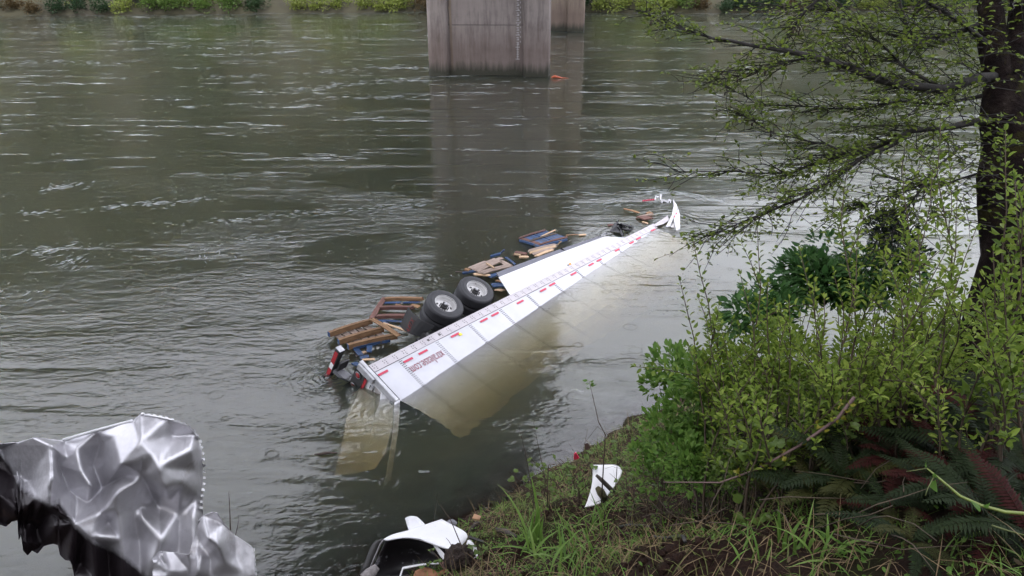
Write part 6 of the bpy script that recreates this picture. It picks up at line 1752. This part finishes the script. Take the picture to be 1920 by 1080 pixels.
# ---- the alder leaning over the water at the right
def alder():
    rg = random.Random(77)
    b = atd(1885, 600, 8.0); b.z = ground(b.x, b.y)-.15
    root = empty('alder_tree', b, 0, 'mossy dark alder tree at the right edge with leafy limbs reaching over the water', 'tree')
    BK = mat_noise('alder_bark', [(0.30,(.005,.004,.004)),(0.52,(.011,.007,.007)),(0.64,(.024,.018,.016)),(0.72,(.14,.12,.12))], scale=4, rough=0.95, bump=.07, bscale=11, spec=.1, dirt=((.022,.019,.007), 5, .54))
    LB = mat_noise('limb_bark', [(0.30,(.007,.006,.006)),(0.6,(.018,.015,.014)),(0.80,(.055,.05,.047))], scale=14, rough=0.85, bump=.01)
    D0 = 8.0
    def Q(u, v, d=0): return atd(u, v, D0+d)
    def limb(name, pts, rs, mat=LB, n=8):
        # finer path through the given points
        P = []
        for i in range(len(pts)-1):
            for k in range(3):
                t = k/3; p = pts[i].lerp(pts[i+1], t); P.append(p+Vector((noise.noise(p*3), noise.noise(p*3+Vector((9,0,0))), noise.noise(p*3+Vector((0,9,0)))))*.02)
        P.append(pts[-1]); R = [float(np.interp(i/(len(P)-1), np.linspace(0,1,len(rs)), rs)) for i in range(len(P))]
        mb = MB(); mb.tube(P, R, n)
        if n > 10:
            for q in mb.v: q += Vector((noise.noise(q*2.3), noise.noise(q*2.3+Vector((3,0,0))), 0))*.05
        wood_part(root, mb, name, mat); return P
    limb('trunk', [b, Q(1893,480), Q(1890,330), Q(1886,220), Q(1880,150)], [.36,.28,.27,.26,.20], BK, 18)
    limb('trunk', [Q(1880,165), Q(1858,80), Q(1850,0), Q(1845,-160), Q(1830,-500)], [.17,.125,.12,.11,.08], BK, 14)
    limb('trunk', [Q(1892,170), Q(1915,60), Q(1935,-60), Q(1960,-400)], [.17,.13,.12,.09], BK, 14)
    limbs = []
    def add(pts, rs): limbs.append(limb('limb', pts, [r*.72 for r in rs]))
    add([Q(1890,148,.05), Q(1868,142,-.05), Q(1830,147,-.2), Q(1770,165,-.3), Q(1700,160,-.4), Q(1640,146,-.4), Q(1590,124,-.3), Q(1530,108,-.2), Q(1450,92,0), Q(1335,72,.3), Q(1255,48,.5), Q(1200,18,.7)], [.075,.07,.065,.06,.058,.055,.05,.042,.03,.02,.012,.006])
    add([Q(1872,222,0), Q(1790,238,-.2), Q(1710,246,-.3), Q(1662,266,-.3), Q(1605,286,-.2), Q(1545,302,0), Q(1480,326,.2), Q(1380,322,.4), Q(1268,322,.6)], [.055,.04,.036,.034,.03,.022,.015,.010,.004])
    add([Q(1700,248,-.3), Q(1672,270,-.4), Q(1612,300,-.5), Q(1562,334,-.5), Q(1500,374,-.4), Q(1430,402,-.3), Q(1375,425,-.2), Q(1315,445,-.1)], [.03,.03,.028,.024,.018,.012,.008,.004])
    add([Q(1850,40,0), Q(1790,60,.1), Q(1722,78,.2), Q(1700,55,.2), Q(1690,10,.3), Q(1680,-60,.3)], [.045,.035,.026,.02,.016,.012])
    add([Q(1862,90,0), Q(1800,40,-.3), Q(1745,10,-.5), Q(1690,-40,-.6)], [.04,.032,.026,.02])
    add([Q(1722,78,.2), Q(1660,62,.3), Q(1600,40,.4), Q(1560,20,.5), Q(1500,16,.6), Q(1440,8,.7)], [.022,.02,.016,.012,.008,.004])
    add([Q(1600,-20,-.2), Q(1545,-8,-.2), Q(1515,15,-.1), Q(1490,50,0), Q(1478,72,.1)], [.03,.024,.018,.012,.006])
    add([Q(1770,164,-.3), Q(1700,128,-.3), Q(1682,112,-.2), Q(1640,70,0), Q(1590,54,.2)], [.026,.022,.018,.012,.006])
    add([Q(1800,275,-.3), Q(1745,330,-.5), Q(1715,370,-.5), Q(1690,402,-.5), Q(1660,470,-.4)], [.02,.018,.015,.012,.004])
    add([Q(1640,148,-.3), Q(1632,120,-.2), Q(1622,105,-.1), Q(1560,80,.1)], [.022,.018,.012,.005])
    add([Q(1590,290,-.2), Q(1545,270,-.1), Q(1505,262,.1), Q(1450,250,.3), Q(1395,215,.4)], [.016,.012,.010,.007,.003])
    add([Q(1840,180,0), Q(1760,195,.3), Q(1690,190,.5), Q(1610,205,.6), Q(1520,200,.7), Q(1420,195,.8), Q(1340,150,.8)], [.03,.022,.018,.014,.010,.006,.003])
    add([Q(1850,320,.3), Q(1770,345,.4), Q(1700,350,.5), Q(1640,380,.5), Q(1590,395,.6)], [.02,.014,.010,.006,.003])
    add([Q(1530,108,-.2), Q(1480,118,-.1), Q(1440,128,0), Q(1390,142,.1), Q(1352,150,.2)], [.016,.012,.010,.006,.003])
    # twigs with leaf sprays
    tw = MB(); leaves = []
    def spray(p, d, L_, lv):
        e = p + d*L_ + Vector((0,0,-.06*L_))
        pts = curve_pts(p, e, 4, rg.uniform(-.06,.14), rg)
        r = .0045 if lv == 0 else .0025
        tw.tube(pts, [r*1.3, r*1.1, r, r*.8, r*.5], 3)
        k = max(2, int(L_/(.15 if lv == 0 else .062)))
        for i in range(k):
            t = (i+.6)/k; q, dd = at_frac(pts, min(.999,t))
            if lv == 0 and rg.random() < .85:
                nd_ = (dd*.6+Vector((rg.gauss(0,.6), rg.gauss(0,.6), rg.gauss(.05,.28)))).normalized()
                spray(q, nd_, L_*rg.uniform(.22,.5), 1)
            if lv == 1 or rg.random() < .6:
                leaves.append((q, Vector((rg.gauss(0,1), rg.gauss(0,1), rg.gauss(.1,.45)))+dd*.4, rg.uniform(.036,.070)))
    for P in limbs:
        L_ = sum((P[i+1]-P[i]).length for i in range(len(P)-1)); n = max(8, int(L_/.034))
        for i in range(n):
            t = rg.uniform(.12, 1)**.85; p, d = at_frac(P, min(.999,t))
            nd_ = (d*.8+Vector((rg.gauss(-.15,.5), rg.gauss(0,.6), rg.gauss(-.02,.32)))).normalized()
            spray(p, nd_, rg.uniform(.25,.85)*(1.15-.5*t), 0)
    # foliage close around the trunks
    for i in range(230):
        p = Q(rg.uniform(1690,1930), rg.uniform(-80,420), rg.uniform(-.9,.9)); d = Vector((rg.gauss(-.2,.8), rg.gauss(0,.6), rg.gauss(0,.3))).normalized()
        spray(p, d, rg.uniform(.3,.8), 0)
    wood_part(root, tw, 'twig', LB)['kind'] = 'stuff'
    add_leaves(root, leaves, L_ALD, .62, 260, 3)
    cones = MB()
    for i in range(40):
        P = limbs[rg.randrange(len(limbs))]; p, d = at_frac(P, rg.uniform(.3,.98)); q = p+Vector((rg.gauss(0,.05), rg.gauss(0,.05), -.03))
        cones.tube([p, q, q+Vector((0,0,-.02)), q+Vector((0,0,-.035))], [.002,.010,.012,.003], 5)
    wood_part(root, cones, 'cone', W_DARK)['kind'] = 'stuff'
    # crown above the picture, which shades the bank
    n = 5200; g = np.random.RandomState(9)
    p_, d_ = blob_cloud(g, n, 4.6, 20, .55)
    p_ += np.array([7.4, 5.0, 14.3])
    keep = []
    for q in p_:
        keep.append(True)
    o = leaf_cloud('crown', p_-np.array(tuple(root.location)), d_, g.uniform(.10,.24,n), L_ALD, root, .62, 12); o['kind'] = 'stuff'
alder()
# wooded slope behind and above the viewer: closes off the light from the bank side and shows in the bare metal
def back_wood():
    rg = np.random.RandomState(23); P, D, S = [], [], []
    for i in range(46):
        x = rg.uniform(-26, 30); y = rg.uniform(-16, -3.5) - max(0,-x)*.15
        z0 = base1(x, y); h = rg.uniform(9,16)
        n = 260; p, d = blob_cloud(rg, n, 3.4, 12, h/7.0)
        P.append(p+np.array([x, y, z0+h*.55])); D.append(d); S.append(rg.uniform(.35,.7,n))
    o = leaf_cloud('woodland', np.concatenate(P), np.concatenate(D), np.concatenate(S), F_DG, None, .6, 8)
    tag(o, 'dark woodland on the slope behind the viewpoint', 'woodland', kind='stuff')
back_wood()
